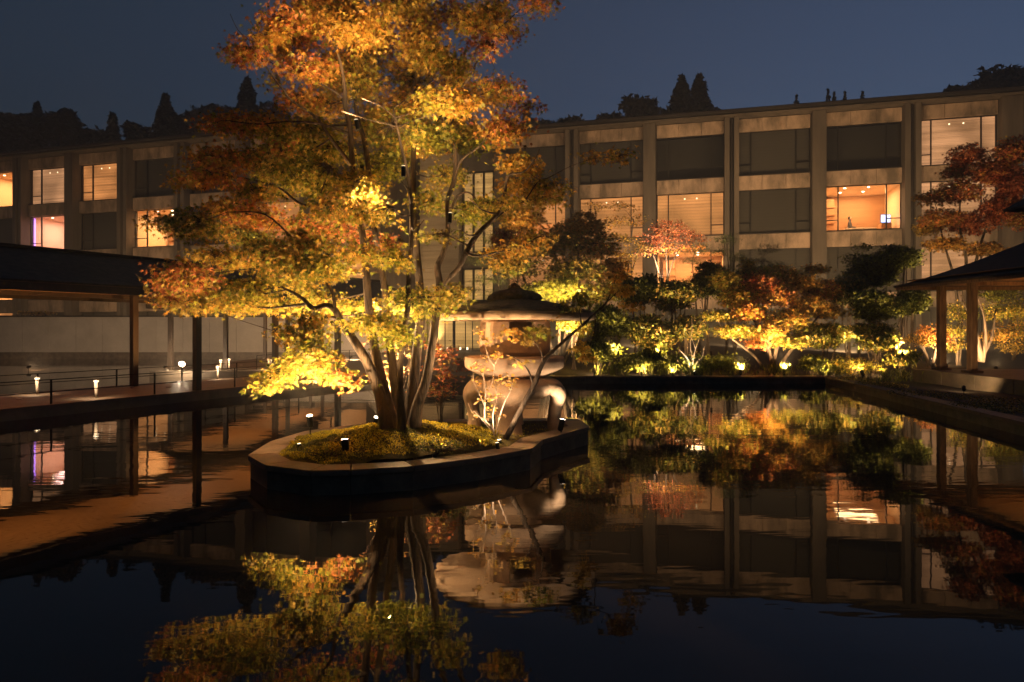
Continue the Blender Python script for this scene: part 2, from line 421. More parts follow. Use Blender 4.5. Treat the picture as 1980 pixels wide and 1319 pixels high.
# garden ground to the right and behind the pool
def hgt(x, y):
    d = max(0.0, y-19.0)
    e = .17 + .045*min(d, 16) + .06*math.sin(x*.9+y*.4)*min(1, d/2) + .03*math.sin(x*2.3-y*1.7)*min(1, d)
    return e
def grid(name, xs, ys, fx, mtl):
    m = MB(); nx, ny = len(xs), len(ys)
    for j in ys:
        for i in xs:
            x = fx(i, j); m.v.append((x, j, hgt(x, j) if j > 18.8 else .16 + .02*math.sin(x*3)*math.sin(j*2.2)))
    for b in range(ny-1):
        for a in range(nx-1):
            k = b*nx+a; m.f.append((k, k+1, k+nx+1, k+nx))
    return m.build(name, mtl, None, True)
xs = [i/40 for i in range(41)]
tag(grid('garden_ground', xs, [18.76 + j*.6 for j in range(60)], lambda t, y: 1.15 + t*44, M['soil']), kind='structure')
def redge(y):
    pts = [(-3.9, 5.3), (4.0, 6.3), (9.43, 7.07), (18.45, 8.45), (18.8, 8.5)]
    for (a, xa), (b, xb) in zip(pts, pts[1:]):
        if y <= b: return xa + (xb-xa)*(y-a)/(b-a)
    return 8.5
tag(grid('gravel_bed', xs, [-3.9 + j*(22.66/38) for j in range(39)], lambda t, y: redge(y)+.29 + t*37, M['pebble']), kind='structure')

# ------------------------------------------------------------------ island planter
ISL = [(-2.65, 6.84), (-2.30, 6.35), (-1.80, 6.09), (-1.45, 6.13), (-.907, 6.30), (-.30, 6.72), (.214, 7.22), (.355, 7.80), (1.009, 8.82), (.95, 9.5), (.70, 9.69), (-1.09, 9.50), (-2.0, 9.1), (-2.56, 8.46), (-2.72, 7.69)]
isl = empty('island_planter', (0, 0, 0)); tag(isl, 'curved stone planter island standing in the dark pool', 'planter')
coping_run(ISL, True, -.6, .231, .27, isl, .85)
c0 = Vector((-1.0, 7.9))
def inset(poly, w):
    out = []; n = len(poly)
    for i in range(n):
        p, a, b = Vector(poly[i]), Vector(poly[i-1]), Vector(poly[(i+1) % n])
        d1 = (p-a).normalized(); d2 = (b-p).normalized(); n1 = Vector((-d1.y, d1.x)); n2 = Vector((-d2.y, d2.x)); k = n1+n2
        out.append(p + k/(k.length**2)*2*w)
    return out
inn = inset(ISL, .262)
def resample(poly, n):
    L = [0]; P = [Vector(p) for p in poly] + [Vector(poly[0])]
    for a, b in zip(P, P[1:]): L.append(L[-1]+(b-a).length)
    out = []
    for k in range(n):
        t = L[-1]*k/n
        for i in range(len(P)-1):
            if L[i+1] >= t: out.append(P[i].lerp(P[i+1], (t-L[i])/(L[i+1]-L[i]))); break
    return out
ringp = resample(inn, 96)
def island_h(x, y):
    g = .25*math.exp(-((x+1.25)**2/.95 + (y-7.55)**2/1.1)) + .02*math.sin(x*5+1)*math.cos(y*4)
    return .185 + g
def nz(x, y): return .012*math.sin(x*17.1+y*3)*math.sin(y*13.3) + .009*math.sin(x*31+y*23)
mm = MB(); R = 22
for j in range(R):
    t = j/(R-1)
    for p in ringp:
        q = p.lerp(c0, t)
        mm.v.append((q.x, q.y, island_h(q.x, q.y)*(1) - (.03 if j == 0 else 0) + nz(q.x, q.y)))
for j in range(R-1):
    for k in range(96):
        l = (k+1) % 96
        mm.f.append((j*96+k, j*96+l, (j+1)*96+l, (j+1)*96+k))
mm.build('soil_bed', M['moss_base'], isl, True)
# moss / ground cover on the mound
def in_poly(x, y, poly):
    c = False; n = len(poly)
    for i in range(n):
        a, b = poly[i], poly[i-1]
        if (a[1] > y) != (b[1] > y) and x < (b[0]-a[0])*(y-a[1])/(b[1]-a[1])+a[0]: c = not c
    return c
pts, cols = [], []
inn2 = inset(ISL, .28)
while len(pts) < 26000:
    x, y = random.uniform(-2.8, .6), random.uniform(6, 9.6)
    if not in_poly(x, y, inn2): continue
    if x > -.15 and random.random() < .93: continue
    cl = math.sin(x*4.1+1.3*math.sin(y*3))*math.sin(y*5.2+x*2)
    dz = .02*max(0, cl)
    pts.append((x, y, island_h(x, y)+nz(x, y)+.008+dz)); 
    dk = cl < -.45 and y < 7.4
    cols.append((.08, .08, .02) if dk else ((.48, .38, .035) if cl > 0 else (.34, .29, .03)))
mo = leaves('moss', M['leaf'], None, pts, .024, np.array(cols), OVAL, (-80, -10), .35)
mo['kind'] = 'stuff'; tag(mo, 'golden moss and ground cover on the island mound', 'moss')
# small dark clumps of leaves at the front of the mound
for (px, py, Y, r, lab) in [(1, 1, 0, 0, '')][:0]: pass
def clump_plant(name, c, rx, ry, rz, n, code, label, cat='shrub', size=.03, group=None, shape=OVAL, m='leaf'):
    root = empty(name, (c[0], c[1], c[2])); tag(root, label, cat, group)
    cen, P = pad_points((0, 0, rz*.6), rx, ry, rz, n, 8, min(rx, rz)*.16)
    P = P[P[:, 2] > -.02]
    leaves('foliage', M[m], root, P, size, mixcol(code, len(P)), shape, (-40, 60), .35)
    tw = MB()
    for q in cen[:26]: tw.tube([(0, 0, -.05), (q[0]*.5, q[1]*.5, q[2]*.45), tuple(q)], [.008, .006, .003], 4, True, 2)
    o = tw.build('twigs', M['bark_dark'], root); o['kind'] = 'stuff'
    return root
clump_plant('moss_clump', (-.70, 6.78, island_h(-.7, 6.78)), .30, .18, .07, 900, 'gbe', 'low dark green clump on the mound near the front coping', size=.022)
clump_plant('moss_clump', (-1.80, 6.62, island_h(-1.8, 6.62)), .22, .12, .05, 500, 'geb', 'low dark green clump below the front spotlight of the mound', size=.022)

# ------------------------------------------------------------------ lantern
LX, LY = .03, 8.75
lan = empty('stone_lantern', (LX, LY, 0)); tag(lan, 'large granite snow-viewing lantern with wide round roof on the island', 'stone lantern')
def leg(az):
    m = MB(); ca, sa = math.cos(az), math.sin(az); n = 16
    path = [(.24, .82, .30, .06), (.38, .80, .31, .09), (.50, .745, .29, .11), (.555, .67, .24, .105), (.55, .58, .185, .09), (.525, .47, .15, .08), (.51, .35, .14, .08), (.515, .25, .15, .09), (.53, .18, .165, .10)]
    pv = [Vector((p[0], p[1], 0)) for p in path]; a_ = [p[2] for p in path]; b_ = [p[3] for p in path]
    P, A = catmull(pv, a_, 3); _, B = catmull(pv, b_, 3)
    for i, p in enumerate(P):
        t = (P[min(i+1, len(P)-1)]-P[max(i-1, 0)]).normalized(); nr = Vector((-t.y, t.x, 0))
        for k in range(n):
            th = 2*math.pi*k/n; c, s_ = math.cos(th), math.sin(th)
            c = math.copysign(abs(c)**.7, c); s_ = math.copysign(abs(s_)**.7, s_)
            r = p.x + nr.x*B[i]*s_; z = p.y + nr.y*B[i]*s_; tg = A[i]*c*1.12
            m.v.append((ca*r - sa*tg, sa*r + ca*tg, z))
    for i in range(len(P)-1):
        for k in range(n):
            l = (k+1) % n; m.f.append((i*n+k, i*n+l, (i+1)*n+l, (i+1)*n+k))
    m.f.append(tuple(range(n))); m.f.append(tuple((len(P)-1)*n+k for k in range(n-1, -1, -1)))
    return m
for az in (2, 95, 182, 262): leg(math.radians(az)).build('leg', M['granite'], lan, True)
MB().lathe([(.28, .62), (.40, .63), (.49, .68), (.545, .75), (.53, .81), (.47, .86), (.38, .90)], 40).build('base_hub', M['granite'], lan, True)
MB().lathe([(.40, .885), (.44, .90), (.60, .985), (.625, 1.0), (.635, 1.02), (.638, 1.125), (.628, 1.142), (.55, 1.152), (.2, 1.155)], 6*8, fn=None).build('middle_platform', M['granite'], lan, True, )
# fire box with two window openings
def firebox():
    m = MB(); n = 64; rot = math.radians(14)
    def sup(a):
        c, s_ = abs(math.cos(a)), abs(math.sin(a)); e = 5.0
        return (c**e+s_**e)**(-1/e)
    zs = [1.155, 1.17, 1.20, 1.26, 1.345, 1.42, 1.50, 1.578, 1.60, 1.615, 1.625]
    ro = [.335, .375, .40, .41, .415, .415, .412, .40, .385, .35, .32]
    def hole(k, j):
        a = (k+.5)/n*360
        for c in (270, 0, 180): 
            d = (a - c + 180) % 360 - 180
            if abs(d) < 20 and 4 <= j <= 6: return True
        return False
    for sh, k_ in ((1, 1), (0, .80)):
        for z, r in zip(zs, ro):
            for k in range(n):
                a = 2*math.pi*k/n; rr = (r if sh else .33)*sup(a)
                m.v.append((rr*math.cos(a+rot), rr*math.sin(a+rot), z))
    L = len(zs)*n
    for j in range(len(zs)-1):
        for k in range(n):
            l = (k+1) % n
            if not hole(k, j):
                m.f.append((j*n+k, j*n+l, (j+1)*n+l, (j+1)*n+k)); m.f.append((L+j*n+l, L+j*n+k, L+(j+1)*n+k, L+(j+1)*n+l))
                continue
            if not hole((k-1) % n, j): m.f.append((j*n+k, (j+1)*n+k, L+(j+1)*n+k, L+j*n+k))
            if not hole((k+1) % n, j): m.f.append((j*n+l, L+j*n+l, L+(j+1)*n+l, (j+1)*n+l))
            if not hole(k, j-1): m.f.append((j*n+k, L+j*n+k, L+j*n+l, j*n+l))
            if not hole(k, j+1): m.f.append(((j+1)*n+k, (j+1)*n+l, L+(j+1)*n+l, L+(j+1)*n+k))
    return m
firebox().build('fire_box', M['granite'], lan, False)
rw = lambda a, z: 1 + .012*math.sin(3*a+1) + .008*math.sin(7*a)
MB().lathe([(.30, 1.615), (.55, 1.612), (.93, 1.600), (1.01, 1.604), (1.035, 1.62), (1.04, 1.68), (1.02, 1.70)], 72, fn=rw).build('roof_slab', M['granite'], lan, True)
MB().lathe([(.99, 1.690), (1.035, 1.697), (.95, 1.728), (.78, 1.772), (.60, 1.812), (.42, 1.845), (.3, 1.86)], 72, fn=lambda a, z: 1+.02*math.sin(5*a)+.012*math.sin(13*a+2)).build('roof_top', M['granite_roof'], lan, True)
def hexf(a, z):
    d = (a + .3) % (math.pi/3) - math.pi/6
    return .9/math.cos(d)
MB().lathe([(.28, 1.83), (.34, 1.85), (.365, 1.875), (.34, 1.925), (.25, 1.975), (.12, 1.995), (.085, 2.01)], 48, fn=hexf).build('cap', M['granite_roof'], lan, True)
MB().lathe([(.07, 2.0), (.085, 2.015), (.075, 2.04), (.04, 2.065), (.01, 2.085)], 20).build('finial', M['granite_roof'], lan, True)

# ------------------------------------------------------------------ main maple
tree = empty('maple_tree', (-1.22, 7.5, .40)); tag(tree, 'large multi-stemmed maple in gold, green and red autumn leaf on the island', 'maple tree')
T0 = Vector((-1.22, 7.5, .40))
def loc_(p): return Vector(p) - T0
BY = 7.5
stems = {   # pixel traces (px, py, depth offset, radius)
 'S1': [(752, 850, -.10, .085), (738, 775, -.12, .075), (712, 705, -.18, .066), (682, 655, -.25, .058), (660, 625, -.32, .050), (648, 600, -.38, .044), (630, 590, -.42, .034), (606, 596, -.48, .026), (582, 575, -.55, .018), (545, 555, -.65, .010)],
 'S2': [(762, 850, -.05, .090), (748, 780, 0, .080), (733, 715, .05, .072), (720, 650, .05, .064), (712, 585, .0, .058), (706, 500, -.05, .052), (694, 400, -.1, .046), (682, 321, -.1, .040), (677, 250, -.15, .034), (668, 205, -.2, .027), (666, 165, -.22, .020), (655, 110, -.25, .014), (628, 50, -.3, .008), (600, 5, -.3, .005)],
 'S3': [(770, 850, .15, .075), (766, 770, .25, .066), (757, 690, .3, .060), (748, 620, .35, .056), (744, 560, .35, .050), (735, 512, .3, .046), (724, 440, .3, .040), (716, 360, .3, .036), (706, 280, .3, .030), (692, 230, .3, .024), (688, 180, .3, .018), (705, 100, .3, .012), (720, 20, .35, .007)],
 'S4': [(778, 850, -.15, .050), (774, 765, -.2, .042), (775, 700, -.25, .038), (781, 640, -.3, .034), (789, 590, -.3, .030), (791, 520, -.35, .027), (796, 440, -.4, .023), (790, 350, -.45, .019), (775, 280, -.5, .014), (760, 210, -.55, .009)],
 'S5': [(790, 850, .1, .095), (797, 765, .15, .080), (805, 690, .2, .074), (813, 620, .2, .068), (812, 560, .2, .060), (806, 490, .25, .052), (800, 420, .3, .046), (799, 350, .3, .042), (800, 280, .35, .036), (803, 200, .35, .030), (806, 130, .4, .022), (800, 60, .4, .014), (795, -30, .4, .008)],
 'S6': [(800, 850, -.05, .085), (806, 790, -.05, .072), (824, 735, -.05, .066), (835, 670, -.05, .060), (843, 610, 0, .056), (850, 555, 0, .052), (846, 517, .05, .046), (858, 487, .1, .040), (866, 444, .1, .036), (865, 389, .15, .032), (878, 348, .2, .028), (880, 290, .2, .025), (863, 230, .2, .022), (885, 186, .2, .018), (899, 161, .15, .016), (915, 139, .1, .013), (920, 123, .1, .011), (935, 107, .05, .009), (951, 68, 0, .008), (981, 41, 0, .006), (1008, 16, 0, .005), (1035, -10, 0, .004)],
 'S7': [(851, 560, -.05, .040), (868, 538, -.1, .036), (889, 515, -.15, .034), (908, 476, -.2, .030), (927, 449, -.25, .027), (950, 427, -.3, .023), (972, 400, -.35, .019), (977, 367, -.35, .016), (984, 339, -.4, .013), (1013, 332, -.4, .010), (1035, 307, -.45, .007), (1043, 288, -.45, .004)],
 'S8': [(901, 490, -.2, .014), (923, 495, -.25, .011), (964, 487, -.35, .009), (1002, 480, -.4, .007), (1045, 457, -.45, .005), (1073, 465, -.5, .003)],
 'S9': [(953, 427, -.3, .013), (977, 408, -.3, .011), (1013, 389, -.3, .008), (1040, 352, -.3, .007), (1062, 343, -.3, .006), (1105, 321, -.35, .004), (1149, 307, -.4, .003), (1200, 303, -.4, .002)],
 'S10': [(680, 320, -.1, .022), (640, 268, -.25, .018), (611, 227, -.35, .014), (565, 195, -.45, .012), (547, 173, -.5, .011), (525, 145, -.5, .009), (500, 107, -.55, .007), (488, 84, -.55, .005), (461, 59, -.6, .004), (445, 27, -.6, .003)],
 'S11': [(667, 195, -.2, .014), (647, 177, -.2, .012), (609, 157, -.2, .010), (561, 136, -.2, .008), (534, 127, -.2, .006), (502, 105, -.25, .004)],
 'S12': [(694, 400, -.1, .020), (642, 393, -.3, .016), (586, 396, -.5, .013), (538, 362, -.6, .010), (474, 345, -.7, .006), (400, 335, -.8, .004)],
 'S13': [(706, 500, -.1, .020), (640, 500, -.35, .015), (580, 472, -.5, .012), (513, 415, -.6, .008), (440, 410, -.7, .004)],
 'S14': [(648, 600, -.38, .020), (640, 560, -.5, .016), (600, 520, -.6, .012), (540, 515, -.7, .009), (474, 521, -.8, .006), (400, 530, -.9, .004)],
 'S15': [(655, 615, -.32, .020), (623, 615, -.5, .014), (590, 640, -.6, .010), (574, 660, -.6, .008), (590, 690, -.6, .006), (600, 705, -.55, .004)],
 'S16': [(866, 444, .1, .020), (880, 385, 0, .014), (905, 372, -.1, .010), (925, 390, -.2, .006)],
 'S17': [(800, 280, .35, .018), (840, 240, .5, .013), (870, 190, .6, .009), (850, 130, .7, .006), (845, 60, .7, .004)],
 'S18': [(878, 348, .2, .016), (892, 310, .1, .013), (930, 280, 0, .010), (955, 240, 0, .007), (978, 212, 0, .005), (985, 190, 0, .003)],
 'S19': [(679, 260, -.1, .018), (620, 240, -.3, .013), (560, 235, -.5, .010), (500, 240, -.6, .007), (430, 232, -.7, .004)],
}
skel = []
for nm, tr in stems.items():
    P = [loc_(at(a, b, BY+d)) for a, b, d, r in tr]; Rr = [t[3]*(.78 if t[3] > .03 else 1.0) for t in tr]
    big = Rr[0] > .035
    Rr[0] *= 1.5 if big else 1; Rr[1] *= 1.12 if big else 1
    MB().tube(P, Rr, 12 if big else 6, True, 5).build('stem' if big else 'limb', M['bark'], tree, True)
    p2, r2 = catmull(P, Rr, 4); skel += [(p, r) for p, r in zip(p2, r2) if r < .075]
PADS = """600 30 55 28 or;545 35 25 14 r;590 62 45 16 r;640 18 60 25 o;690 45 55 32 yo;700 100 50 32 yb;655 120 30 22 or;640 150 28 20 or;690 150 45 32 yl;745 60 22 38 dr;
478 97 30 18 r;465 104 22 10 r;520 66 22 10 o;535 85 26 14 ro;572 78 34 12 or;590 132 42 13 or;620 140 25 12 o;537 155 12 9 y;575 190 32 16 ro;540 98 18 10 o;
625 200 50 22 yo;660 215 50 26 yl;470 238 55 13 ro;420 236 28 11 r;520 240 40 12 yo;540 265 36 15 yl;585 290 42 20 lg;545 288 16 10 ro;600 250 40 20 yl;640 285 40 22 ly;
780 8 50 22 y;812 38 34 26 or;812 78 42 28 yo;822 108 28 20 yb;800 150 40 26 lyb;768 128 22 9 o;870 20 35 18 rd;905 35 30 20 b;950 28 42 26 ob;1040 6 28 12 r;938 85 24 12 dr;985 60 20 10 d;
872 122 36 16 ly;880 155 30 14 yo;858 195 42 17 yl;900 198 20 20 o;945 180 42 20 ob;968 163 22 7 or;1000 186 11 6 r;775 205 55 30 yo;755 245 52 28 lyg;800 272 60 24 yob;880 240 45 20 yb;905 270 44 20 gl;975 250 38 24 obd;840 262 36 20 gl;1022 204 16 6 d;700 190 40 25 y;720 240 40 26 yl;
410 338 55 10 or;360 350 22 9 o;430 305 55 14 obr;505 305 45 17 oy;560 330 52 18 yl;492 368 44 14 yo;525 378 22 10 ro;605 350 46 22 yl;640 320 36 22 yl;480 412 62 18 ro;430 398 30 12 o;378 432 48 22 bg;325 430 34 12 b;462 448 44 16 yo;492 462 36 12 g;420 490 46 10 yl;450 505 40 10 y;
355 535 48 22 bdr;330 550 26 12 bd;425 562 52 20 gbl;520 480 46 16 y;560 432 55 11 rdo;540 503 55 16 yo;500 560 46 18 yl;562 530 55 16 y;600 515 40 16 y;602 565 34 12 yl;545 588 40 8 y;470 590 52 10 yl;385 590 48 9 b;330 575 26 9 db;590 470 44 18 yo;
650 440 52 11 drr;718 466 50 12 drd;780 468 36 9 dr;610 445 30 9 ro;642 400 40 20 yo;742 318 40 22 lg;690 350 40 22 yb;700 402 42 20 yob;760 400 50 22 ybl;832 388 34 16 bg;862 338 34 16 ly;820 425 38 17 by;770 500 52 12 yl;640 520 36 16 y;690 490 46 10 yo;862 452 44 9 gb;830 590 46 20 gbl;792 575 34 15 bg;870 570 26 14 b;700 592 26 12 yl;722 625 55 14 yl;765 645 24 20 lg;640 588 34 12 y;600 620 28 10 yo;775 350 36 20 yb;
925 410 40 14 lg;905 382 34 9 ob;893 445 28 6 gl;935 395 36 10 b;
560 645 22 13 oy;602 642 26 8 y;590 682 26 16 yl;568 702 26 13 lg;540 727 34 10 ly;510 747 16 8 y;602 706 40 8 oy;640 726 32 7 or;626 690 13 7 o;672 742 13 5 r;610 665 20 10 lg;
1000 312 30 12 bo;1020 328 22 8 o;1050 362 44 12 ob;1035 387 46 9 b;1000 360 30 10 ob;1195 302 26 5 o;1150 305 12 5 ob;975 392 30 9 b;1000 480 40 6 bo;1040 460 30 6 bo;960 488 22 4 o;980 505 30 10 b"""
UPL = [(870, 420, 6.7, 900, 60, 90, 'added small uplight on the right maple stem'), (780, 330, 6.3, 780, 0, 70, 'added small uplight on a stem in the crown'), (690, 240, 6.5, 620, -100, 85, 'added small uplight high in the left crown')]  # added lamps, put in to brighten the upper crown
allP, allC, tw = [], [], MB(); lim = MB()
lowfirst = []
for rec in PADS.replace('\n', '').split(';'):
    a = rec.split()
    if len(a) < 5: continue
    px, py, rx, ry, code = float(a[0]), float(a[1]), float(a[2]), float(a[3]), a[4]
    # crown is deep: pads near the middle columns spread most in depth
    dy = float(rng.uniform(-1, 1)) * (1.15 if py < 560 else .5) * (0.95 if 450 < px < 950 else .45)
    if py > 600: dy = -.55 + .2*float(rng.uniform(-1, 1))
    if px < 420: dy -= .35
    Y = BY + dy; c = loc_(at(px, py, Y)); sc = Y/F
    frac = {'r': .8}.get(code[0], 1)
    npad = int(40 + rx*ry*.95*frac)
    cen, P = pad_points(c, rx*sc*1.12, rx*sc*1.0, ry*sc*1.4, npad, 6, .085)
    allP.append(P)
    cc = mixcol(code + code + code + 'yl' + ('lgg' if 480 < px < 960 and py > 240 else 'o'), len(P))
    allC.append(cc)
    # a branch from the nearest lower skeleton point, then twigs to every clump
    best = min(skel, key=lambda s_: (s_[0]-c).length + (0 if s_[0].z < c.z else (s_[0].z-c.z)*2.0))
    b0, r0 = best; mid = b0.lerp(c, .55) + Vector((0, 0, -.05 + .05*random.random())) + Vector((random.uniform(-.05, .05),)*3)
    rr = min(r0*.6, .006 + .00016*rx)
    lim.tube([b0, mid, c], [rr, rr*.75, .0045], 5, True, 4)
    for q in cen[::2]:
        q = Vector(q)
        if any((q - loc_(at(u[0], u[1], u[2]))).length < .55 for u in UPL): continue
        h = c.lerp(q, .5) + Vector((0, 0, random.uniform(.0, .04)))
        tw.tube([c.lerp(mid, random.uniform(0, .4)), h, q], [.0045, .003, .0016], 3, True, 2)
lim.build('branches', M['bark'], tree, True)['kind'] = 'stuff'
tw.build('twigs', M['bark'], tree)['kind'] = 'stuff'
P = np.concatenate(allP); C = np.concatenate(allC)
keep = np.ones(len(P), bool)
for (px, py, Y, tx, ty, pw, lab) in UPL:
    q = np.array(loc_(at(px, py, Y))); keep &= np.linalg.norm(P-q, axis=1) > .60
P, C = P[keep], C[keep]
leaves('foliage', M['leaf'], tree, P, .041, C, STAR, (10, 80), .28)

# leaning maple by the lantern
T1 = at(966, 862, 7.75); t1 = empty('leaning_maple', T1); tag(t1, 'thin leaning maple whose trunk crosses in front of the lantern', 'maple tree')
tr = [(966, 868, 7.75, .035), (985, 835, 7.7, .033), (1010, 785, 7.7, .030), (1032, 745, 7.7, .028), (1045, 712, 7.7, .025), (1058, 690, 7.7, .022), (1090, 660, 7.75, .018), (1125, 630, 7.8, .014), (1150, 606, 7.85, .012), (1170, 588, 7.9, .010), (1180, 568, 8.0, .007), (1192, 535, 8.1, .005)]
MB().tube([at(a, b, c)-T1 for a, b, c, r in tr], [t[3] for t in tr], 10, True, 5).build('stem', M['bark'], t1, True)
side = [[(1032, 745, 7.7, .012), (1022, 718, 7.65, .009), (1010, 702, 7.6, .006), (992, 690, 7.55, .004)], [(1050, 702, 7.7, .010), (1046, 680, 7.6, .007), (1030, 655, 7.5, .005), (1018, 640, 7.45, .003)], [(1150, 606, 7.85, .008), (1150, 640, 7.8, .005), (1140, 670, 7.75, .004), (1130, 700, 7.75, .003)], [(1170, 588, 7.9, .006), (1200, 560, 8.0, .004), (1228, 552, 8.1, .002)], [(1125, 630, 7.8, .007), (1120, 600, 7.9, .005), (1112, 560, 8.0, .003)]]
sm = MB()
for s_ in side: sm.tube([at(a, b, c)-T1 for a, b, c, r in s_], [t[3] for t in s_], 6, True, 4)
sm.build('branches', M['bark'], t1, True)['kind'] = 'stuff'
P_, C_ = [], []
for (px, py, Y, rx, ry, n, code) in [(1125, 668, 7.7, 9, 16, 60, 'y'), (1138, 690, 7.7, 14, 9, 60, 'yo'), (1130, 640, 7.8, 12, 8, 30, 'yl'), (1040, 640, 7.5, 28, 16, 110, 'bg'), (985, 645, 7.5, 26, 10, 70, 'bo'), (1020, 660, 7.5, 16, 8, 40, 'b'), (1200, 560, 8.0, 26, 12, 160, 'oy'), (1215, 590, 8.1, 26, 9, 110, 'ob'), (1190, 535, 8.1, 24, 9, 120, 'bo'), (1130, 575, 8.0, 26, 12, 150, 'gby'), (1100, 595, 8.0, 30, 9, 130, 'gb'), (1000, 700, 7.55, 14, 5, 20, 'b'), (1065, 610, 7.9, 20, 6, 50, 'bo')]:
    cen, P = pad_points(at(px, py, Y)-T1, rx*Y/F, rx*Y/F, ry*Y/F, n, 6, .045); P_.append(P); C_.append(mixcol(code, len(P)))
leaves('foliage', M['leaf'], t1, np.concatenate(P_), .050, np.concatenate(C_), STAR, (5, 75), .25)

# bare azalea lit white in front of the lantern
def twiggy(name, base, stems_, tips, label, cat, leafcode, lsize, m='bark', ln=5, spread=.035, shape=OVAL):
    root = empty(name, base); tag(root, label, cat)
    b = MB()
    for s_ in stems_: b.tube([at(a, c, d)-Vector(base) for a, c, d, r in s_], [t[3] for t in s_], 6, True, 4)
    b.build('stems', M[m], root, True)
    if tips:
        P = []
        for (px, py, Y) in tips:
            c = np.array(at(px, py, Y)-Vector(base)); P.append(c + rng.normal(0, 1, (ln, 3))*np.array([spread, spread, spread*.5]))
        P = np.concatenate(P); leaves('foliage', M['leaf'], root, P, lsize, mixcol(leafcode, len(P)), shape, (-50, 30), .25)
    return root
M['bark_pale'] = mat('bark_pale', (.55, .42, .34), .7, (.38, .28, .2), 9, .3, 60)
Yz = 7.75
az = [[(958, 848, Yz, .008), (950, 825, Yz, .008), (938, 812, Yz, .007), (937, 785, Yz, .007), (939, 755, Yz, .006), (935, 728, Yz, .005), (933, 712, Yz, .004)],
      [(938, 812, Yz, .005), (925, 805, Yz, .004), (912, 796, Yz, .004), (905, 780, Yz, .003)], [(950, 832, Yz, .005), (935, 815, Yz, .004), (922, 800, Yz, .003), (915, 795, Yz, .003)],
      [(939, 790, Yz, .004), (926, 760, Yz, .004), (916, 738, Yz, .003), (915, 722, Yz, .003)], [(939, 760, Yz, .004), (950, 745, Yz, .003), (954, 725, Yz, .003), (955, 708, Yz, .003), (945, 695, Yz, .002)],
      [(935, 728, Yz, .004), (926, 718, Yz, .003), (914, 715, Yz, .003)], [(955, 708, Yz, .003), (944, 690, Yz, .003), (938, 670, Yz, .002), (926, 648, Yz, .002)],
      [(960, 845, Yz+.05, .006), (965, 810, Yz+.05, .005), (975, 780, Yz+.05, .004), (985, 760, Yz+.05, .003), (992, 740, Yz+.05, .002)], [(955, 835, Yz-.03, .005), (953, 800, Yz-.03, .004), (960, 772, Yz-.03, .003), (958, 745, Yz-.03, .003)], [(955, 708, Yz, .003), (962, 695, Yz, .002), (968, 688, Yz, .002)]]
tips = [(913, 712), (920, 705), (935, 715), (946, 714), (955, 688), (965, 686), (970, 690), (940, 690), (925, 645), (932, 640), (940, 664), (950, 660), (958, 745), (965, 735), (985, 728), (992, 735), (972, 728), (988, 750), (925, 740), (918, 732), (936, 760), (945, 773), (952, 790), (960, 805), (978, 742), (915, 802), (935, 809), (950, 770), (968, 760), (930, 775)]
az = [[(a, b, c, r*1.35+.001) for a, b, c, r in s_] for s_ in az]
azalea = twiggy('azalea_shrub', at(958, 850, Yz), az, [(a, b, Yz + random.uniform(-.1, .1)) for a, b in tips], 'twiggy small shrub with few orange leaves lit white before the lantern', 'shrub', 'wyo', .050, 'bark_pale', 11, .04)

def wild_twigs(base, px, py, Y, n, hpx, wpx, r=.006, bend=.2):
    """fan of thin twigs from one foot, as pixel traces"""
    out = []
    for i in range(n):
        a = random.uniform(-1, 1); h = hpx*random.uniform(.55, 1); dy = random.uniform(-.35, .35)
        p = [(px + a*4, py, Y, r), (px + a*wpx*.25 + random.uniform(-3, 3), py-h*.4, Y+dy*.4, r*.8), (px + a*wpx*.6 + random.uniform(-6, 6), py-h*.75, Y+dy*.7, r*.55), (px + a*wpx + random.uniform(-6, 6), py-h, Y+dy, r*.3)]
        out.append(p)
        for k in range(2):
            q = p[1+k]; s_ = random.choice((-1, 1))
            out.append([q, (q[0]+s_*wpx*.2, q[1]-hpx*.14, q[2], r*.4), (q[0]+s_*wpx*.3, q[1]-hpx*.3, q[2]+.1, r*.2)])
    return out
b_ = at(762, 818, 8.7)
st = wild_twigs(b_, 758, 822, 8.7, 9, 165, 55)
tp = [(s_[-1][0]+random.uniform(-8, 8), s_[-1][1]+random.uniform(-8, 8), s_[-1][2]) for s_ in st for _ in range(2)]
twiggy('pale_shrub', b_, st, tp, 'pale twiggy shrub with curled leaves behind the maple stems', 'shrub', 'wbp', .05, 'bark_pale', 6, .05)
b_ = at(852, 818, 9.1)
st = wild_twigs(b_, 852, 818, 9.1, 8, 110, 26)
tp = [(random.gauss(850, 18), random.uniform(665, 765), 9.1+random.uniform(-.3, .3)) for _ in range(90)]
twiggy('red_maple_sapling', b_, st, tp, 'small red-leaved maple sapling between the stems and the lantern', 'maple sapling', 'dbd', .045, 'bark_dark', 8, .05, STAR)
b_ = at(700, 790, 8.9)
st = wild_twigs(b_, 735, 822, 8.6, 6, 90, 50, .004)
twiggy('bare_shrub', b_, st, None, 'leafless bush of fine twigs at the back left of the island', 'shrub', 'b', .03, 'bark', 5)

spotlight(at(966, 862, 7.50), at(948, 640, 7.70), 48, 'tiny spotlight right at the foot of the twiggy shrub', 120, (1, .72, .45), .02, .6)
# stakes in the mound
for px, py, Y, lab in ((575, 893, 6.95, 'thin dark marker stake at the left end of the mound'), (924, 878, 7.1, 'thin dark marker stake in the moss before the lantern')):
    p = at(px, py, Y); o = MB().tube([(0, 0, 0), (.002, 0, .17)], .004, 6, False).build('marker_stake', M['metal_black']); o.location = p; tag(o, lab, 'stake', 'marker stakes')

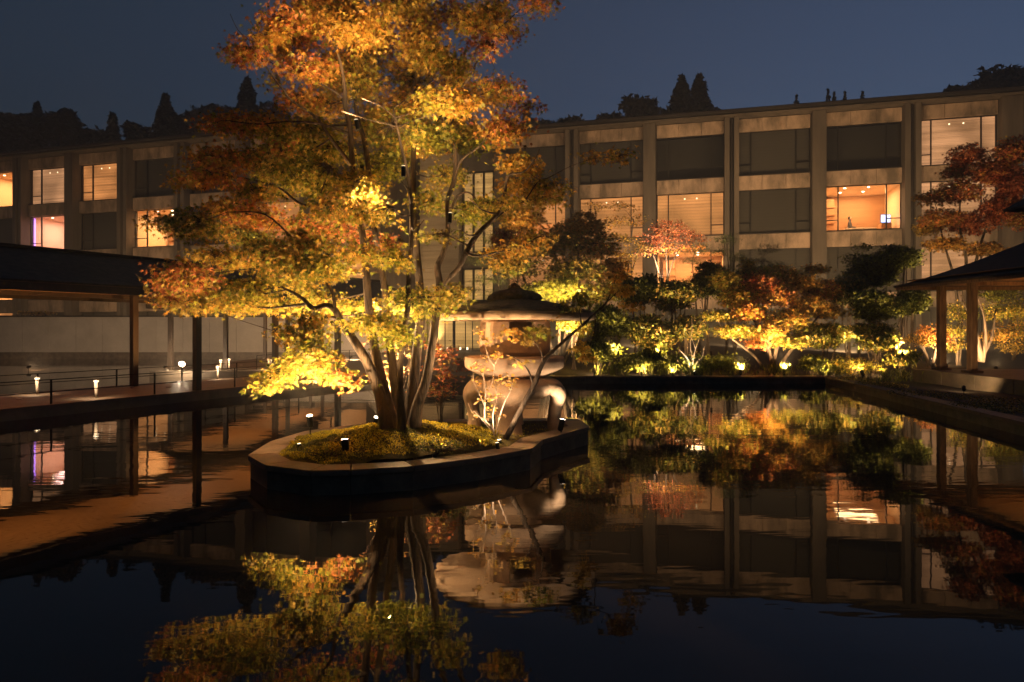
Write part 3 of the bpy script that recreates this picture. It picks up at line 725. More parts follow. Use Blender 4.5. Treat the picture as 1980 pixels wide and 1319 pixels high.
# island lamps
spotlight(at(668, 884, 6.75), at(600, 260, 7.3), 260, 'black spotlight glowing at the front of the mound', 100, WARM, .10)
spotlight(at(600, 838, 7.75), at(530, 300, 7.0), 240, 'black spotlight at the back left rim of the island', 105, WARM, .13)
spotlight(Vector((.60, 8.33, .235)), Vector((.95, 8.60, 1.66)), 15, 'small bright spotlight on the coping beside the right leg of the lantern', 120, PALE, .08)
spotlight(at(930, 880, 7.12), at(955, 700, 8.1), 55, 'small spotlight hidden in the twiggy shrub before the lantern', 110, (1, .68, .38), .03, .7)
spotlight((-.75, 6.75, .22), (-.1, 9.0, 1.3), 85, 'low spotlight in the moss aimed at the lantern', 100, WARM, .04, .8)
spotlight((-1.75, 8.75, .24), (-.6, 7.8, 4.5), 480, 'spotlight behind the maple stems aimed up into the crown', 110, WARM, .05)

# ------------------------------------------------------------------ hotel wings
ZL = [(10.75, 13.45), (7.2, 9.9), (3.6, 6.3), (.75, 2.7)]
def wing(name, label, origin, rot, bay, k0, k1, states, doubles, flip):
    root = empty(name, origin, rot); tag(root, label, 'hotel wing')
    rnd = random.Random(3)
    for k in range(k0, k1+1):
        s_ = k*bay
        if k in doubles:
            MB().box(s_-.42, s_-.13, -.75, .2, -.5, 14.25).build('pillar', M['concrete_pillar'], root, bevel=.01)
            MB().box(s_+.13, s_+.42, -.75, .2, -.5, 14.25).build('pillar', M['concrete_pillar'], root, bevel=.01)
            MB().tube([(s_, -.5, 0), (s_, -.5, 14.3)], .07, 8, False).build('drainpipe', M['pipe'], root)
            MB().box(s_-.13, s_+.13, .05, .15, -.5, 14.2).build('pillar_recess', M['dark_in'], root)
        else:
            w = .38 if k < k1 else .5
            MB().box(s_-w, s_+w, -.7, .2, -.5, 14.25).build('pillar', M['concrete_pillar'], root, bevel=.01)
    for k in range(k0, k1):
        a, b = k*bay+.42, (k+1)*bay-.42
        if k+1 == k1: b -= .1
        for z0, z1 in ((13.45, 14.22), (9.9, 10.75), (6.3, 7.2), (2.7, 3.6), (-.5, .75)):
            for q in range(3):
                MB().box(a+(b-a)*q/3+.006, a+(b-a)*(q+1)/3-.006, -.18 + rnd.uniform(-.008, .008), .2, z0, z1).build('spandrel', M['concrete'], root, bevel=.012)
            if z1 < 14: MB().box(a, b, -.23, .1, z1+.003, z1+.045).build('sill', M['pipe'], root)
        for fl, (z0, z1) in enumerate(ZL):
            stt = states.get((k, fl), 'dark')
            z0 += .05
            fr = MB(); t = .05
            y0, y1 = .02, .10
            fr.box(a, b, y0, y1, z1-t, z1).box(a, b, y0, y1, z0, z0+t).box(a, a+t, y0, y1, z0+t, z1-t).box(b-t, b, y0, y1, z0+t, z1-t)
            win = fr.build('window', M['frame'], root)
            W_ = b-a; fx = [.175, .81] if not flip else [.26]
            xs_ = [a] + [a+W_*q for q in fx] + [b]
            for q in xs_[1:-1]: MB().box(q-.03, q+.03, y0-.01, y1+.01, z0+t, z1-t).build('mullion', M['frame'], win)
            tz = z0 + (z1-z0)*.24
            sidep = [(xs_[0]+t, xs_[1]-.03)] + ([(xs_[2]+.03, xs_[3]-t)] if not flip else [])
            for (c, d) in sidep: MB().box(c, d, y0, y1, tz-.025, tz+.025).build('transom', M['frame'], win)
            for i in range(len(xs_)-1):
                MB().box(xs_[i]+.03, xs_[i+1]-.03, .055, .065, z0+.02, z1-.02).build('pane', M['glass'], win)
            if stt in ('dark', 'glass'):
                if stt == 'dark': MB().box(a+.02, b-.02, .20, .22, z0-.05, z1).build('blind', M['blind_dark'], win)
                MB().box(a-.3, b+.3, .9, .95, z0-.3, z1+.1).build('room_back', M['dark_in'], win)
            elif stt.startswith('blind'):
                cname = {'o': 'blind_orange', 'p': 'blind_pale', 'y': 'blind_yellow'}[stt[5]]
                for q in (.42, .60): MB().tube([(a+W_*q, .175, z1-.30), (a+W_*q, .19, z1-.30)], .045, 10, False).build('lamp_glow_disc', M['lamp_white'], win)  # glowing discs before the blind stand for lamps shining through
                zb = z0-.05 if len(stt) < 7 else z0 + (z1-z0)*.42
                MB().box(a+.02, b-.02, .20, .22, zb, z1).build('blind', M[cname], win)
                if len(stt) < 7: continue
            if stt.startswith('room') or len(stt) >= 7:
                D = 3.6; r = MB()
                r.quad((a, .25, z0-.05), (b, .25, z0-.05), (b, D, z0-.05), (a, D, z0-.05)); r.quad((a, .25, z1), (a, D, z1), (b, D, z1), (b, .25, z1))
                r.quad((a, .25, z0-.05), (a, D, z0-.05), (a, D, z1), (a, .25, z1)); r.quad((b, .25, z0-.05), (b, .25, z1), (b, D, z1), (b, D, z0-.05))
                r.build('room', M['interior'], win)
                MB().quad((a, D, z0-.05), (b, D, z0-.05), (b, D, z1), (a, D, z1)).build('back_wall', M['interior_wood'], win)
                f_ = MB(); f_.box(a+.25, a+1.0, 2.9, D-.02, z0-.04, z1-.25)
                for q in range(4): f_.box(a+.2, a+1.05, 2.8, D-.01, z0+.35+q*.5, z0+.40+q*.5)
                f_.build('shelf', M['interior_wood'], win)
                MB().box(a+1.4, b-.9, 1.6, 2.9, z0-.04, z0+.35).build('bed', M['wall_white'], win, bevel=.05)
                MB().box(b-.75, b-.2, 1.2, 2.2, z0-.04, z0+.55).build('cabinet', M['interior_wood'], win, bevel=.02)
                for q in (.3, .62):
                    for yq in (.8, 2.2):
                        MB().tube([(a+W_*q, yq, z1-.012), (a+W_*q, yq, z1-.002)], .07, 12, False).build('lamp_glow_disc', M['lamp_white_hi'], win)
                d = bpy.data.lights.new('room_light', 'AREA'); d.shape = 'RECTANGLE'; d.size = 2.2; d.size_y = 1.6; d.color = {'room_purple': (.95, .55, .50)}.get(stt, (1, .58, .26))
                d.energy = 210 if stt != 'room_purple' else 190
                if len(stt) >= 7 and stt.startswith('blind'): d.energy = 130
                if stt == 'room_purple':
                    for q in (a+.06, b-.12): MB().box(q, q+.06, .24, .30, z0, z1-.1).build('light_strip', emit('led_purple', (.30, .12, 1), 2.2), win)
                o = bpy.data.objects.new('room_light', d); COL.objects.link(o); o.parent = root; o.location = ((a+b)/2, 1.9, z1-.06)
    # solid behind, roof
    S0, S1 = k0*bay-.5, k1*bay+.55
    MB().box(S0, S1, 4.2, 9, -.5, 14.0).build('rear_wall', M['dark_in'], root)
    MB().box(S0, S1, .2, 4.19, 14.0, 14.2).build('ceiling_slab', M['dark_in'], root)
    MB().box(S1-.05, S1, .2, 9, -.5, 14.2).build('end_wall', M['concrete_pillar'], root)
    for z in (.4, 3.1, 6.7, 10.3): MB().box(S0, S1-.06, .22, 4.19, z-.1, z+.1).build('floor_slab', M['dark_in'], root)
    r = MB(); e0, e1 = S0-.4, S1+.6
    r.v += [(e0, -1.1, 14.38), (e1, -1.1, 14.38), (e1, 4.8, 15.35), (e0, 4.8, 15.35), (e0, 10, 14.38), (e1, 10, 14.38), (e0, -1.1, 14.62), (e1, -1.1, 14.62), (e1, 4.8, 15.6), (e0, 4.8, 15.6), (e0, 10, 14.6), (e1, 10, 14.6)]
    r.f += [(0, 3, 2, 1), (3, 4, 5, 2), (6, 7, 8, 9), (9, 8, 11, 10), (0, 1, 7, 6), (0, 6, 9, 3), (3, 9, 10, 4), (1, 2, 8, 7), (2, 5, 11, 8), (4, 10, 11, 5)]
    r.build('roof', M['roof_dark'], root)
    MB().box(e0, e1, -1.2, -1.102, 14.42, 14.56).build('gutter', M['pipe'], root)
    MB().box(S0, S1, -1.0, .19, 14.26, 14.34).build('eave_soffit', M['concrete_pillar'], root)
    return root
B4 = math.sqrt(4.72**2 + (4.72*.27)**2)
rstates = {(-1, 1): 'blindo_half', (-1, 0): 'dark', (0, 1): 'blindo', (0, 2): 'blindo', (1, 1): 'blindo', (1, 0): 'glass', (1, 2): 'room_b', (2, 0): 'dark', (2, 1): 'dark', (3, 0): 'glass', (3, 1): 'room_a', (4, 0): 'blindp', (4, 1): 'blindp', (4, 2): 'blindp', (0, 0): 'dark', (-1, 2): 'blindo', (3, 3): 'dark'}
rw_ = wing('hotel_wing', 'right wing of the hotel, three storeys of concrete bays behind the garden', (4.0, 44.4, 0), -math.atan(.27), B4, -1, 5, rstates, (0, 2, 4), False)
B5 = 4.72/math.cos(math.atan(.30))
lstates = {(-2, 0): 'room_c', (-1, 0): 'blindo', (0, 0): 'dark', (-3, 0): 'room_c', (-2, 1): 'dark', (-1, 1): 'dark', (0, 1): 'room_e', (-3, 1): 'dark', (-4, 0): 'blindo',
           (0, 2): 'blindo', (2, 1): 'blindo', (3, 2): 'blindo', (-1, 2): 'blindp', (-3, 2): 'room_c', (3, 1): 'blindo', (1, 2): 'dark', (-3, 3): 'blindo', (2, 2): 'dark'}
lstates[(-2, 0)] = 'blindp'; lstates[(-2, 1)] = 'room_purple'; lstates[(-2, 2)] = 'dark'
lw_ = wing('hotel_wing', 'left wing of the hotel, partly hidden by the maple and the covered walkway', (-27.3, 48.8, 0), -math.atan(.30), B5, -4, 4, lstates, (-2, 0, 1), True)

# stair tower between the wings
tw_ = empty('stair_tower', (-3.4, 45.6, 0), -.27); tag(tw_, 'stone stair tower with tall lit windows between the two hotel wings', 'tower')
for i in range(34):
    MB().box(-2.75, .0, -.5 + random.uniform(-.015, .015), .3, .2+i*.38, .2+i*.38+.368).build('stone_course', M['tile'], tw_)
MB().box(-2.7, 3.0, .3, 3, .2, 13.1).build('core', M['dark_in'], tw_)
MB().box(-2.8, 3.0, -.7, 3, 13.12, 13.4).build('roof', M['roof_dark'], tw_)
for i, (za, zb) in enumerate(((9.9, 11.8), (6.6, 8.6), (3.4, 5.4), (.4, 2.6))):
    wn = MB(); wn = wn.box(.12, 2.32, -.1, 0, zb, zb+.08).build('window', M['frame'], tw_); MB().box(.12, 2.32, -.1, 0, za-.08, za).build('sill', M['frame'], wn)
    MB().box(.15, 2.3, .12, .14, za, zb).build('blind', M['blind_yellow'], wn)
    for q in (.12, .84, 1.56, 2.24): MB().box(q, q+.10, -.12, .1, za, zb).build('mullion', M['frame'], wn)
    for q in (.25, .97, 1.69): MB().box(q-.03, q+.60, -.03, -.02, za, zb).build('pane', M['glass'], wn)
MB().box(2.45, 3.3, -.4, .25, .2, 12.9).build('pier', M['concrete_pillar'], tw_)
for za, zb in ((11.9, 13.1), (8.7, 9.8), (5.5, 6.5), (2.7, 3.3)): MB().box(.05, 2.44, -.06, .28, za, zb).build('panel', M['concrete_pillar'], tw_)
# lobby glass front below
lb = empty('lobby_pavilion', (-4.6, 38.5, 0)); tag(lb, 'low glazed lobby glowing yellow seen between maple and lantern', 'lobby')
MB().box(-.3, 3.4, -.5, 5, 2.45, 2.75).build('roof', M['roof_dark'], lb)
MB().box(-.2, 3.3, 3.0, 3.1, .2, 2.44).build('back_wall', M['blind_yellow'], lb)  # emissive back wall stands in for the lobby's own lighting
MB().box(-.2, 3.3, -.1, 3.0, .19, .30).build('floor', M['stone_deck'], lb)
for q in (-.2, .4, .8, 1.25, 1.95, 2.35, 3.25): MB().box(q, q+(.16 if q == 1.25 else .05), -.05, .05, .30, 2.44).build('mullion', M['frame'], lb)
for q0, q1 in ((-.14, .39), (.46, .79), (.86, 1.24), (1.42, 1.94), (2.01, 2.34), (2.41, 3.24)): MB().box(q0, q1, -.01, .0, .31, 2.43).build('pane', M['glass'], lb)
for q in (.6, 1.0, 1.7, 2.1, 2.9):
    c = MB().lathe([(.045, .301), (.05, .42), (.03, .44)], 10, (q, -.3)).build('candle_holder', M['lamp_white'], lb)

# person and screen in the lit room (bay 3, first floor)
def person_seated():
    root = empty('person', (0, 0, 0)); tag(root, 'person with dark hair in dark clothes sitting in the lit hotel room', 'person')
    me = bpy.data.meshes.new('body')
    V = [(0, 0, .45), (0, 0, .65), (0, -.02, .90), (0, -.02, 1.02), (0, -.03, 1.10), (0, -.03, 1.22), (.17, -.02, .96), (.22, -.08, .70), (.10, -.30, .62), (-.17, -.02, .96), (-.22, -.08, .70), (-.10, -.30, .62),
         (.10, -.02, .45), (.12, -.42, .47), (.12, -.45, .08), (.12, -.56, .04), (-.10, -.02, .45), (-.12, -.42, .47), (-.12, -.45, .08), (-.12, -.56, .04), (.09, -.37, .62), (-.09, -.37, .62)]
    E = [(0, 1), (1, 2), (2, 3), (3, 4), (4, 5), (2, 6), (6, 7), (7, 8), (8, 20), (2, 9), (9, 10), (10, 11), (11, 21), (0, 12), (12, 13), (13, 14), (14, 15), (0, 16), (16, 17), (17, 18), (18, 19)]
    Rr = [.14, .13, .15, .06, .07, .10, .06, .045, .035, .06, .045, .035, .09, .065, .04, .035, .09, .065, .04, .035, .03, .03]
    me.from_pydata(V, E, []); o = bpy.data.objects.new('body', me); COL.objects.link(o); o.parent = root
    md = o.modifiers.new('skin', 'SKIN')
    for i, v in enumerate(me.skin_vertices[0].data): v.radius = (Rr[i], Rr[i]); v.use_root = (i == 0)
    o.modifiers.new('sub', 'SUBSURF').render_levels = 2
    me.materials.append(M['cloth'])
    MB().lathe([(.02, 1.10), (.075, 1.14), (.09, 1.20), (.085, 1.26), (.05, 1.31), (.01, 1.32)], 14, (0, -.035)).build('head', M['skin'], root, True)
    MB().lathe([(.09, 1.17), (.103, 1.22), (.10, 1.28), (.06, 1.335), (.01, 1.35)], 14, (0, -.005)).build('hair', M['hair'], root, True)
    return root
cr, sr = math.cos(-math.atan(.27)), math.sin(-math.atan(.27))
def wloc(s_, y, z): return (4.0 + cr*s_ - sr*y, 44.4 + sr*s_ + cr*y, z)
pr = person_seated(); pr.location = wloc(3*B4+2.35, 3.1, 7.2); pr.rotation_euler = (0, 0, .9)
st_ = empty('stool', wloc(3*B4+2.35, 3.1, 7.2)); tag(st_, 'round stool under the seated person in the lit room', 'stool')
MB().lathe([(.16, 0), (.05, .03), (.05, .28), (.17, .30), (.17, .34)], 16).build('seat', M['interior_wood'], st_)
tv = empty('television', wloc(3*B4+3.95, 1.25, 7.75), -.2); tag(tv, 'small screen glowing blue at the right of the lit room', 'television')
MB().box(-.28, .28, -.02, .02, .05, .55).build('casing', M['metal_black'], tv); MB().box(-.26, .26, -.026, -.021, .07, .53).build('screen', emit('screen_blue', (.25, .5, 1), 1.6), tv)
MB().box(-.1, .1, -.08, .08, 0, .045).build('foot', M['metal_black'], tv)

# ------------------------------------------------------------------ white garden wall on the left
gw = empty('garden_wall', (-42, 33.2, 0)); tag(gw, 'long pale plaster wall across the back pool on the left', 'wall')
x = 0; 
while x < 35.3:
    w = 1.30; MB().box(x, x+w-.012, 0, .25, .34, 2.05).build('wall_panel', M['wall_white'], gw); x += w
MB().box(0, 35.2, -.06, .31, 2.052, 2.12).build('coping', M['roof_dark'], gw)
MB().box(0, 35.2, .03, .24, -.6, .338).build('plinth', M['stone_side'], gw)
tag(MB().box(-46, -11.15, 33.46, 62, -.9, .3).build('lawn', M['soil']), kind='structure')

# ------------------------------------------------------------------ covered walkway (roof on posts)
def corridor(name, label, origin, rot, y0, y1, posts, w0=-2.84, light_y=()):
    root = empty(name, origin, rot); tag(root, label, 'covered walkway')
    e1, e0, rd = .36, w0-.36, w0/2
    # soffit boards
    nb = 14; bw = (e1-e0-.44)/nb
    for i in range(nb):
        a = e0+.22+i*bw
        MB().box(a+.006, a+bw-.006, y0, y1, 2.255, 2.275).build('ceiling_board', M['wood'], root)
    # roof, two slopes in overlapping courses
    NC = 9
    for side_, ex in ((1, e1), (-1, e0)):
        for i in range(NC):
            t0, t1 = i/NC, (i+1.12)/NC
            xa, xb = ex+(rd-ex)*t0, ex+(rd-ex)*min(1, t1); za, zb = 2.25+.70*t0**1.1, 2.25+.70*min(1, t1)**1.1
            m = MB(); th = .035
            if side_ < 0: xa, xb, za, zb = xb, xa, zb, za
            v = [(xa, y0, za), (xb, y0, zb), (xb, y1, zb), (xa, y1, za)]
            m.v += [(p[0], p[1], p[2]) for p in v] + [(p[0], p[1], p[2]+th) for p in v]
            m.f += [(0, 1, 2, 3)[::-1], (4, 5, 6, 7), (0, 1, 5, 4), (1, 2, 6, 5), (2, 3, 7, 6), (3, 0, 4, 7)]
            m.build('roof_course', M['shingle'], root)
    MB().box(rd-.12, rd+.12, y0-.05, y1+.05, 2.96, 3.02).build('ridge', M['roof_dark'], root)
    for ex in (e1, e0): MB().box(ex-.02, ex+.02, y0, y1, 2.11, 2.245).build('fascia', M['wood_dark'], root)
    for xx in (-.1, w0+.14): MB().box(xx-.05, xx+.05, y0, y1, 2.165, 2.252).build('beam', M['wood_dark'], root)
    for (xx, yy) in posts: MB().box(xx-.065, xx+.065, yy-.065, yy+.065, .2, 2.25).build('post', M['wood_dark'], root, bevel=.008)
    for yy in light_y:
        m4 = MB().lathe([(.05, .198), (.055, .212), (.04, .216)], 12, (w0/2, yy)).build('floor_uplight', M['metal_pale'], root)
        v = Matrix.Rotation(rot, 4, 'Z') @ Vector((w0/2, yy, 0)); v = v + Vector(origin)
        spot('ceiling_beam', (v.x, v.y, .24), (v.x, v.y, 2), 120, 135, AMBER, .9, .06)
    return root
ca = corridor('covered_walkway', 'covered walkway with dark shingled roof and wooden ceiling along the pool at left', (-8.2, 10.93, 0), -math.atan(.52), -13, 11.5, [(-.12, 3.72), (-2.25, 3.75), (-.12, 8.0), (-2.4, 8.0), (-.12, -1.2), (-2.25, -1.2)], -2.84, (-5, -2, 1, 4, 7, 10))
cb = corridor('covered_walkway', 'second covered walkway running back from the pool to the pale wall', (-8.1, 20, 0), 0, 1.1, 12.5, [(-1.0, 1.7), (-2.6, 1.4), (.05, 4.5), (-2.6, 9.6), (.05, 9.0), (-1.4, 12.2)], -2.84, (4, 9))

# low rail along the walkway edges
def rail(pts, label, n_posts, h=.42):
    root = empty('low_rail', (pts[0][0], pts[0][1], .2)); tag(root, label, 'rail')
    o = Vector((pts[0][0], pts[0][1], .2)); a, b = Vector((pts[0][0], pts[0][1], .2)), Vector((pts[1][0], pts[1][1], .2))
    for i in range(n_posts):
        p = a.lerp(b, i/(n_posts-1))-o
        MB().box(p.x-.012, p.x+.012, p.y-.012, p.y+.012, -.0, h).build('rail_post', M['metal_black'], root)
    for z in (h, h*.5): MB().tube([a-o+Vector((0, 0, z)), b-o+Vector((0, 0, z))], .008, 5, False).build('wire', M['metal_black'], root)
rail([deck_pt(-3, -.12), deck_pt(6.6, -.12)], 'thin black wire rail along the pool side of the walkway', 6)
rail([deck_pt(-3, -2.6), deck_pt(8.5, -2.6)], 'thin black wire rail along the far side of the walkway', 8, .38)
rail([(-8.0, 21.4), (-5.2, 30)], 'thin black wire rail on the terrace behind the walkway', 6, .45)

# bollard lights
def bollard_mesh():
    root = empty('bollard_light'); root['category'] = 'bollard light'
    MB().lathe([(.022, 0), (.026, .1), (.038, .27), (.045, .30)], 14).build('body', M['wall_white'], root, True)
    MB().lathe([(.040, .302), (.046, .318)], 14).build('lens', M['lamp_white'], root)
    MB().lathe([(.052, .32), (.052, .335), (.03, .342)], 14).build('cap', M['metal_pale'], root)
    return root
bspec = [(186, 769, 'nearer of the two bollard lights at the left of the walkway'), (72, 762, 'leftmost bollard light of the walkway'), (421, 732, 'bollard light on the walkway right of the dark post'),
         (427, 716, 'bollard light left of a pair on the terrace'), (443, 714, 'bollard light right of a pair on the terrace'), (520, 714, 'bollard light at the foot of the far posts'), (527, 716, 'second bollard light at the foot of the far posts')]
proto = None
for px, py, lab in bspec:
    Y = 1.3*F/(py-HY); o = proto = bollard_mesh() if proto is None else proto
    if proto.get('used'): o = copy_tree(proto)
    proto['used'] = 1
    o.location = ((px-CX)/F*Y, Y, .2); o['label'] = lab; o['group'] = 'bollard lights on the walkway'
    spot('bollard_beam', (o.location[0]+.05, o.location[1]-.17, .55), (o.location[0], o.location[1]-.10, .2), 9 if Y < 16 else 14, 150, (1, .68, .40), .9, .03)
# bright globe lamp
gl = empty('globe_lamp', at(352, 717, 20.9)); tag(gl, 'bright glowing globe lamp on the terrace edge', 'lamp')
MB().lathe([(.05, 0), (.05, .02), (.015, .03), (.015, .13)], 12).build('stand', M['metal_black'], gl)
MB().lathe([(.02, .13), (.06, .15), (.075, .20), (.06, .25), (.02, .27)], 16).build('globe', emit('globe_glass', (1, .75, .45), 120), gl, True)
g_ = at(352, 705, 20.7); point('globe_light', (g_.x, g_.y-.15, g_.z+.05), 45, PALE, .08)
# uplit post feet
for (px, py, Y, p) in ((262, 722, 15.1, 9), (328, 715, 21.2, 10), (512, 694, 29.4, 14), (528, 711, 19.0, 6), (541, 706, 24.3, 12), (636, 690, 30.5, 14)):
    q = at(px, py, Y); spot('post_uplight', (q.x+.02, q.y-.16, .25), (q.x, q.y-.02, .8), p*.16, 70, PALE, .9, .03)
    o = MB().lathe([(.04, 0), (.045, .03), (.03, .035)], 12).build('recessed_uplight', M['metal_pale']); o.location = (q.x+.02, q.y-.18, .2)
    tag(o, {262: 'floor uplight at the foot of the nearer left walkway post', 328: 'floor uplight at the corner post of the rear walkway', 512: 'floor uplight at the farthest post left of the close trio', 528: 'floor uplight at the middle post of the close trio', 541: 'floor uplight at the right post of the close trio', 636: 'floor uplight at the far post seen through the maple leaves'}[px], 'uplight', 'floor uplights at the posts')

# round basin on the terrace
rb = empty('round_basin', (-1.15, 21.5, .19)); tag(rb, 'round stone basin with dark rim left of the lantern', 'basin')
nb = 18
for i in range(nb):
    a0, a1 = 2*math.pi*i/nb+.01, 2*math.pi*(i+1)/nb-.01
    P4 = [(r*math.cos(a), r*math.sin(a)) for r, a in ((1.0, a0), (1.0, a1), (.82, a1), (.82, a0))]
    MB().prism(P4, 0, .34).build('rim_stone', M['stone_top'], rb, bevel=.008)
MB().lathe([(.81, .0), (.81, .27)], 36).build('water', M['water'], rb)
# ------------------------------------------------------------------ pavilion on the right
pv = empty('garden_pavilion', (9.3, 17.4, 0)); tag(pv, 'open wooden garden pavilion with shingled roof at the right edge', 'pavilion')
def pl(x, y, z): return (x-9.3, y-17.4, z)
for i in range(9):
    for j in range(7):
        a, b = 10.1+i*.8, 17.2-j*1.15
        x0, y0, _ = pl(a, b-1.14, 0); MB().box(x0, x0+.79, y0, y0+1.13, .05, .475).build('base_stone', M['stone_deck'], pv, bevel=.006)
for (x, y) in ((10.63, 16.9), (10.63, 15.77), (10.63, 11.2), (15.9, 16.9), (15.9, 11.2)):
    q = pl(x, y, 0); MB().box(q[0]-.08, q[0]+.08, q[1]-.08, q[1]+.08, .53, 2.66).build('post', M['wood_post'], pv, bevel=.01)
    MB().box(q[0]-.16, q[0]+.16, q[1]-.16, q[1]+.16, .476, .53).build('post_base', M['stone_top'], pv, bevel=.01)
def hip(x0, x1, y0, y1, z0, ins, rise, n, name='roof_course', curve=1.25):
    for i in range(n):
        t0, t1 = i/n, min(1, (i+1.25)/n)
        def ringat(t, dz=0):
            k = ins*t; z = z0+rise*t**curve
            return [(x0+k, y0+k, z+dz), (x1-k, y0+k, z+dz), (x1-k, y1-k, z+dz), (x0+k, y1-k, z+dz)]
        A, B, A2, B2 = ringat(t0), ringat(t1), ringat(t0, .05), ringat(t1, .05)
        m = MB()
        m.v = [pl(*p) for p in A+B+A2+B2]
        for k in range(4):
            l = (k+1) % 4
            m.f += [(k, 4+k, 4+l, l), (8+k, 8+l, 12+l, 12+k), (k, l, 8+l, 8+k), (4+k, 12+k, 12+l, 4+l)]
        m.build(name, M['shingle'], pv)
hip(10.0, 17.2, 9.9, 17.9, 2.56, 2.6, 1.28, 12)
hip(11.4, 16.0, 11.6, 15.84, 4.2, 2.1, 2.2, 10, curve=1.15)
m = MB(); q0 = pl(12.4, 12.6, 0); q1 = pl(14.9, 14.9, 0); m.box(q0[0], q1[0], q0[1], q1[1], 3.3, 4.35).build('clerestory', M['wood_dark'], pv)
x = 10.2
while x < 16.9:
    q = pl(x, 10.1, 0); MB().box(q[0], q[0]+.235, q[1], q[1]+7.6, 2.72, 2.74).build('ceiling_board', M['wood'], pv); x += .25
for xx in (10.63, 15.9): q = pl(xx, 10.1, 0); MB().box(q[0]-.06, q[0]+.06, q[1], q[1]+7.6, 2.56, 2.655).build('beam', M['wood_post'], pv)
q = pl(10.2, 16.9, 0); MB().box(q[0], q[0]+6.6, q[1]-.06, q[1]+.06, 2.56, 2.653).build('beam', M['wood_post'], pv)
q = pl(10.03, 9.93, 0); MB().box(q[0], q[0]+.05, q[1], q[1]+7.92, 2.50, 2.62).build('fascia', M['wood_post'], pv); MB().box(q[0]+.06, q[0]+7.1, q[1]+7.87, q[1]+7.92, 2.50, 2.62).build('fascia', M['wood_post'], pv)
for yy in (11.5, 13.7, 16.0): q = pl(15.05, yy, 0); MB().lathe([(.05, .475), (.055, .49), (.04, .495)], 12, (q[0]-2.2, q[1])).build('floor_uplight', M['metal_pale'], pv); spot('ceiling_beam', (12.85, yy, .52), (12.85, yy, 2), 60, 140, AMBER, .9, .06)

# ------------------------------------------------------------------ garden planting
def gtree(name, label, cat, base, pads, trunk=None, size=.08, shape=OVAL, m='leaf', bark='bark_dark', dens=1.0, group=None, stemsn=3, sr=.05):
    """tree or shrub from foliage pads given as (px, py, Y, rx, ry, colours); trunks run from the foot into the pads"""
    base = Vector(base); root = empty(name, base); tag(root, label, cat, group)
    P_, C_ = [], []; br = MB(); cs = []
    for (px, py, Y, rx, ry, code) in pads:
        c = at(px, py, Y)-base; k = Y/F
        n = int((24 + rx*ry*1.25*dens*(.08/size)**1.2))
        cen, P = pad_points(c, rx*k, rx*k*.9, ry*k, n, 7, .10 if Y > 15 else .05); P_.append(P); C_.append(mixcol(code, len(P))); cs.append((c, cen))
    leaves('foliage', M[m], root, np.concatenate(P_), size, np.concatenate(C_), shape, (-20, 70), .35)
    if trunk is None:
        trunk = []
        zs = max(c.z for c, _ in cs)
        for i in range(stemsn):
            c = random.choice(cs)[0]; h = c*.5 + Vector((random.uniform(-.1, .1), 0, .1))
            trunk.append(([Vector((random.uniform(-.08, .08), random.uniform(-.08, .08), -.1)), h, c], [sr, sr*.7, sr*.35]))
    else:
        trunk = [([at(*q[:3])-base for q in t], [q[3] for q in t]) for t in trunk]
    nodes = []
    for i, (p, r) in enumerate(trunk):
        MB().tube(p, r, 8, True, 4).build('trunk', M[bark], root, True)
        p2, r2 = catmull(p, r, 3) if len(p) > 2 else (p, r); nodes += list(zip(p2, r2))[len(p2)//3:]
    for c, cen in cs:
        b0, r0 = min(nodes, key=lambda q: (q[0]-c).length); rr = min(r0*.7, .03)
        br.tube([b0, b0.lerp(c, .5)+Vector((0, 0, .05)), c], [rr, rr*.7, rr*.4], 5, True, 3)
        for q in cen[::3][:18]: br.tube([c, tuple(q)], [rr*.35, rr*.15], 3, False)
    br.build('branches', M[bark], root, True)['kind'] = 'stuff'
    return root
def gz(px, Y): x = (px-CX)/F*Y; return Vector((x, Y, hgt(x, Y)))

# big dim green-orange maple behind the lantern
gtree('maple_tree', 'dim olive and orange maple above and behind the lantern roof', 'maple tree', gz(1085, 22.5),
      [(1010, 420, 22, 48, 28, 'bo'), (1060, 470, 22.5, 60, 30, 'bg'), (1000, 510, 22, 45, 26, 'bge'), (1110, 520, 22, 60, 30, 'gb'), (1080, 560, 21.5, 60, 22, 'gl'), (1150, 470, 23, 48, 30, 'bog'), (1130, 430, 23, 40, 22, 'bo'), (1160, 560, 22, 42, 24, 'glb'), (1040, 560, 22, 45, 18, 'ge'), (980, 460, 22.5, 34, 24, 'bd'), (1185, 520, 23, 34, 26, 'bo'), (1100, 450, 24, 40, 26, 'bg')],
      size=.09, shape=STAR, stemsn=5, sr=.06, dens=1.3)
gtree('pine_tree', 'dark pine beside the lit tower windows left of the lantern', 'pine tree', gz(985, 24),
      [(925, 500, 24, 26, 16, 'e'), (940, 540, 24, 36, 12, 'e'), (915, 560, 24, 24, 9, 'ke'), (960, 570, 24, 30, 9, 'e'), (1000, 545, 24.5, 34, 14, 'ke'), (950, 460, 24.5, 24, 12, 'e')], size=.11, shape=NEEDLE, m='leaf_dark', dens=1.6, stemsn=2)
gtree('young_maple', 'sparse bronze-leaved tree in front of the orange window', 'tree', gz(1190, 27),
      [(1200, 400, 27, 38, 10, 'bo'), (1180, 430, 27, 34, 12, 'bo'), (1225, 425, 27, 30, 12, 'bo'), (1210, 460, 27, 34, 12, 'boy'), (1150, 400, 27, 20, 9, 'bo'), (1235, 480, 27, 28, 14, 'bo'), (1200, 500, 26, 34, 14, 'yob')], size=.085, stemsn=4, dens=.55)
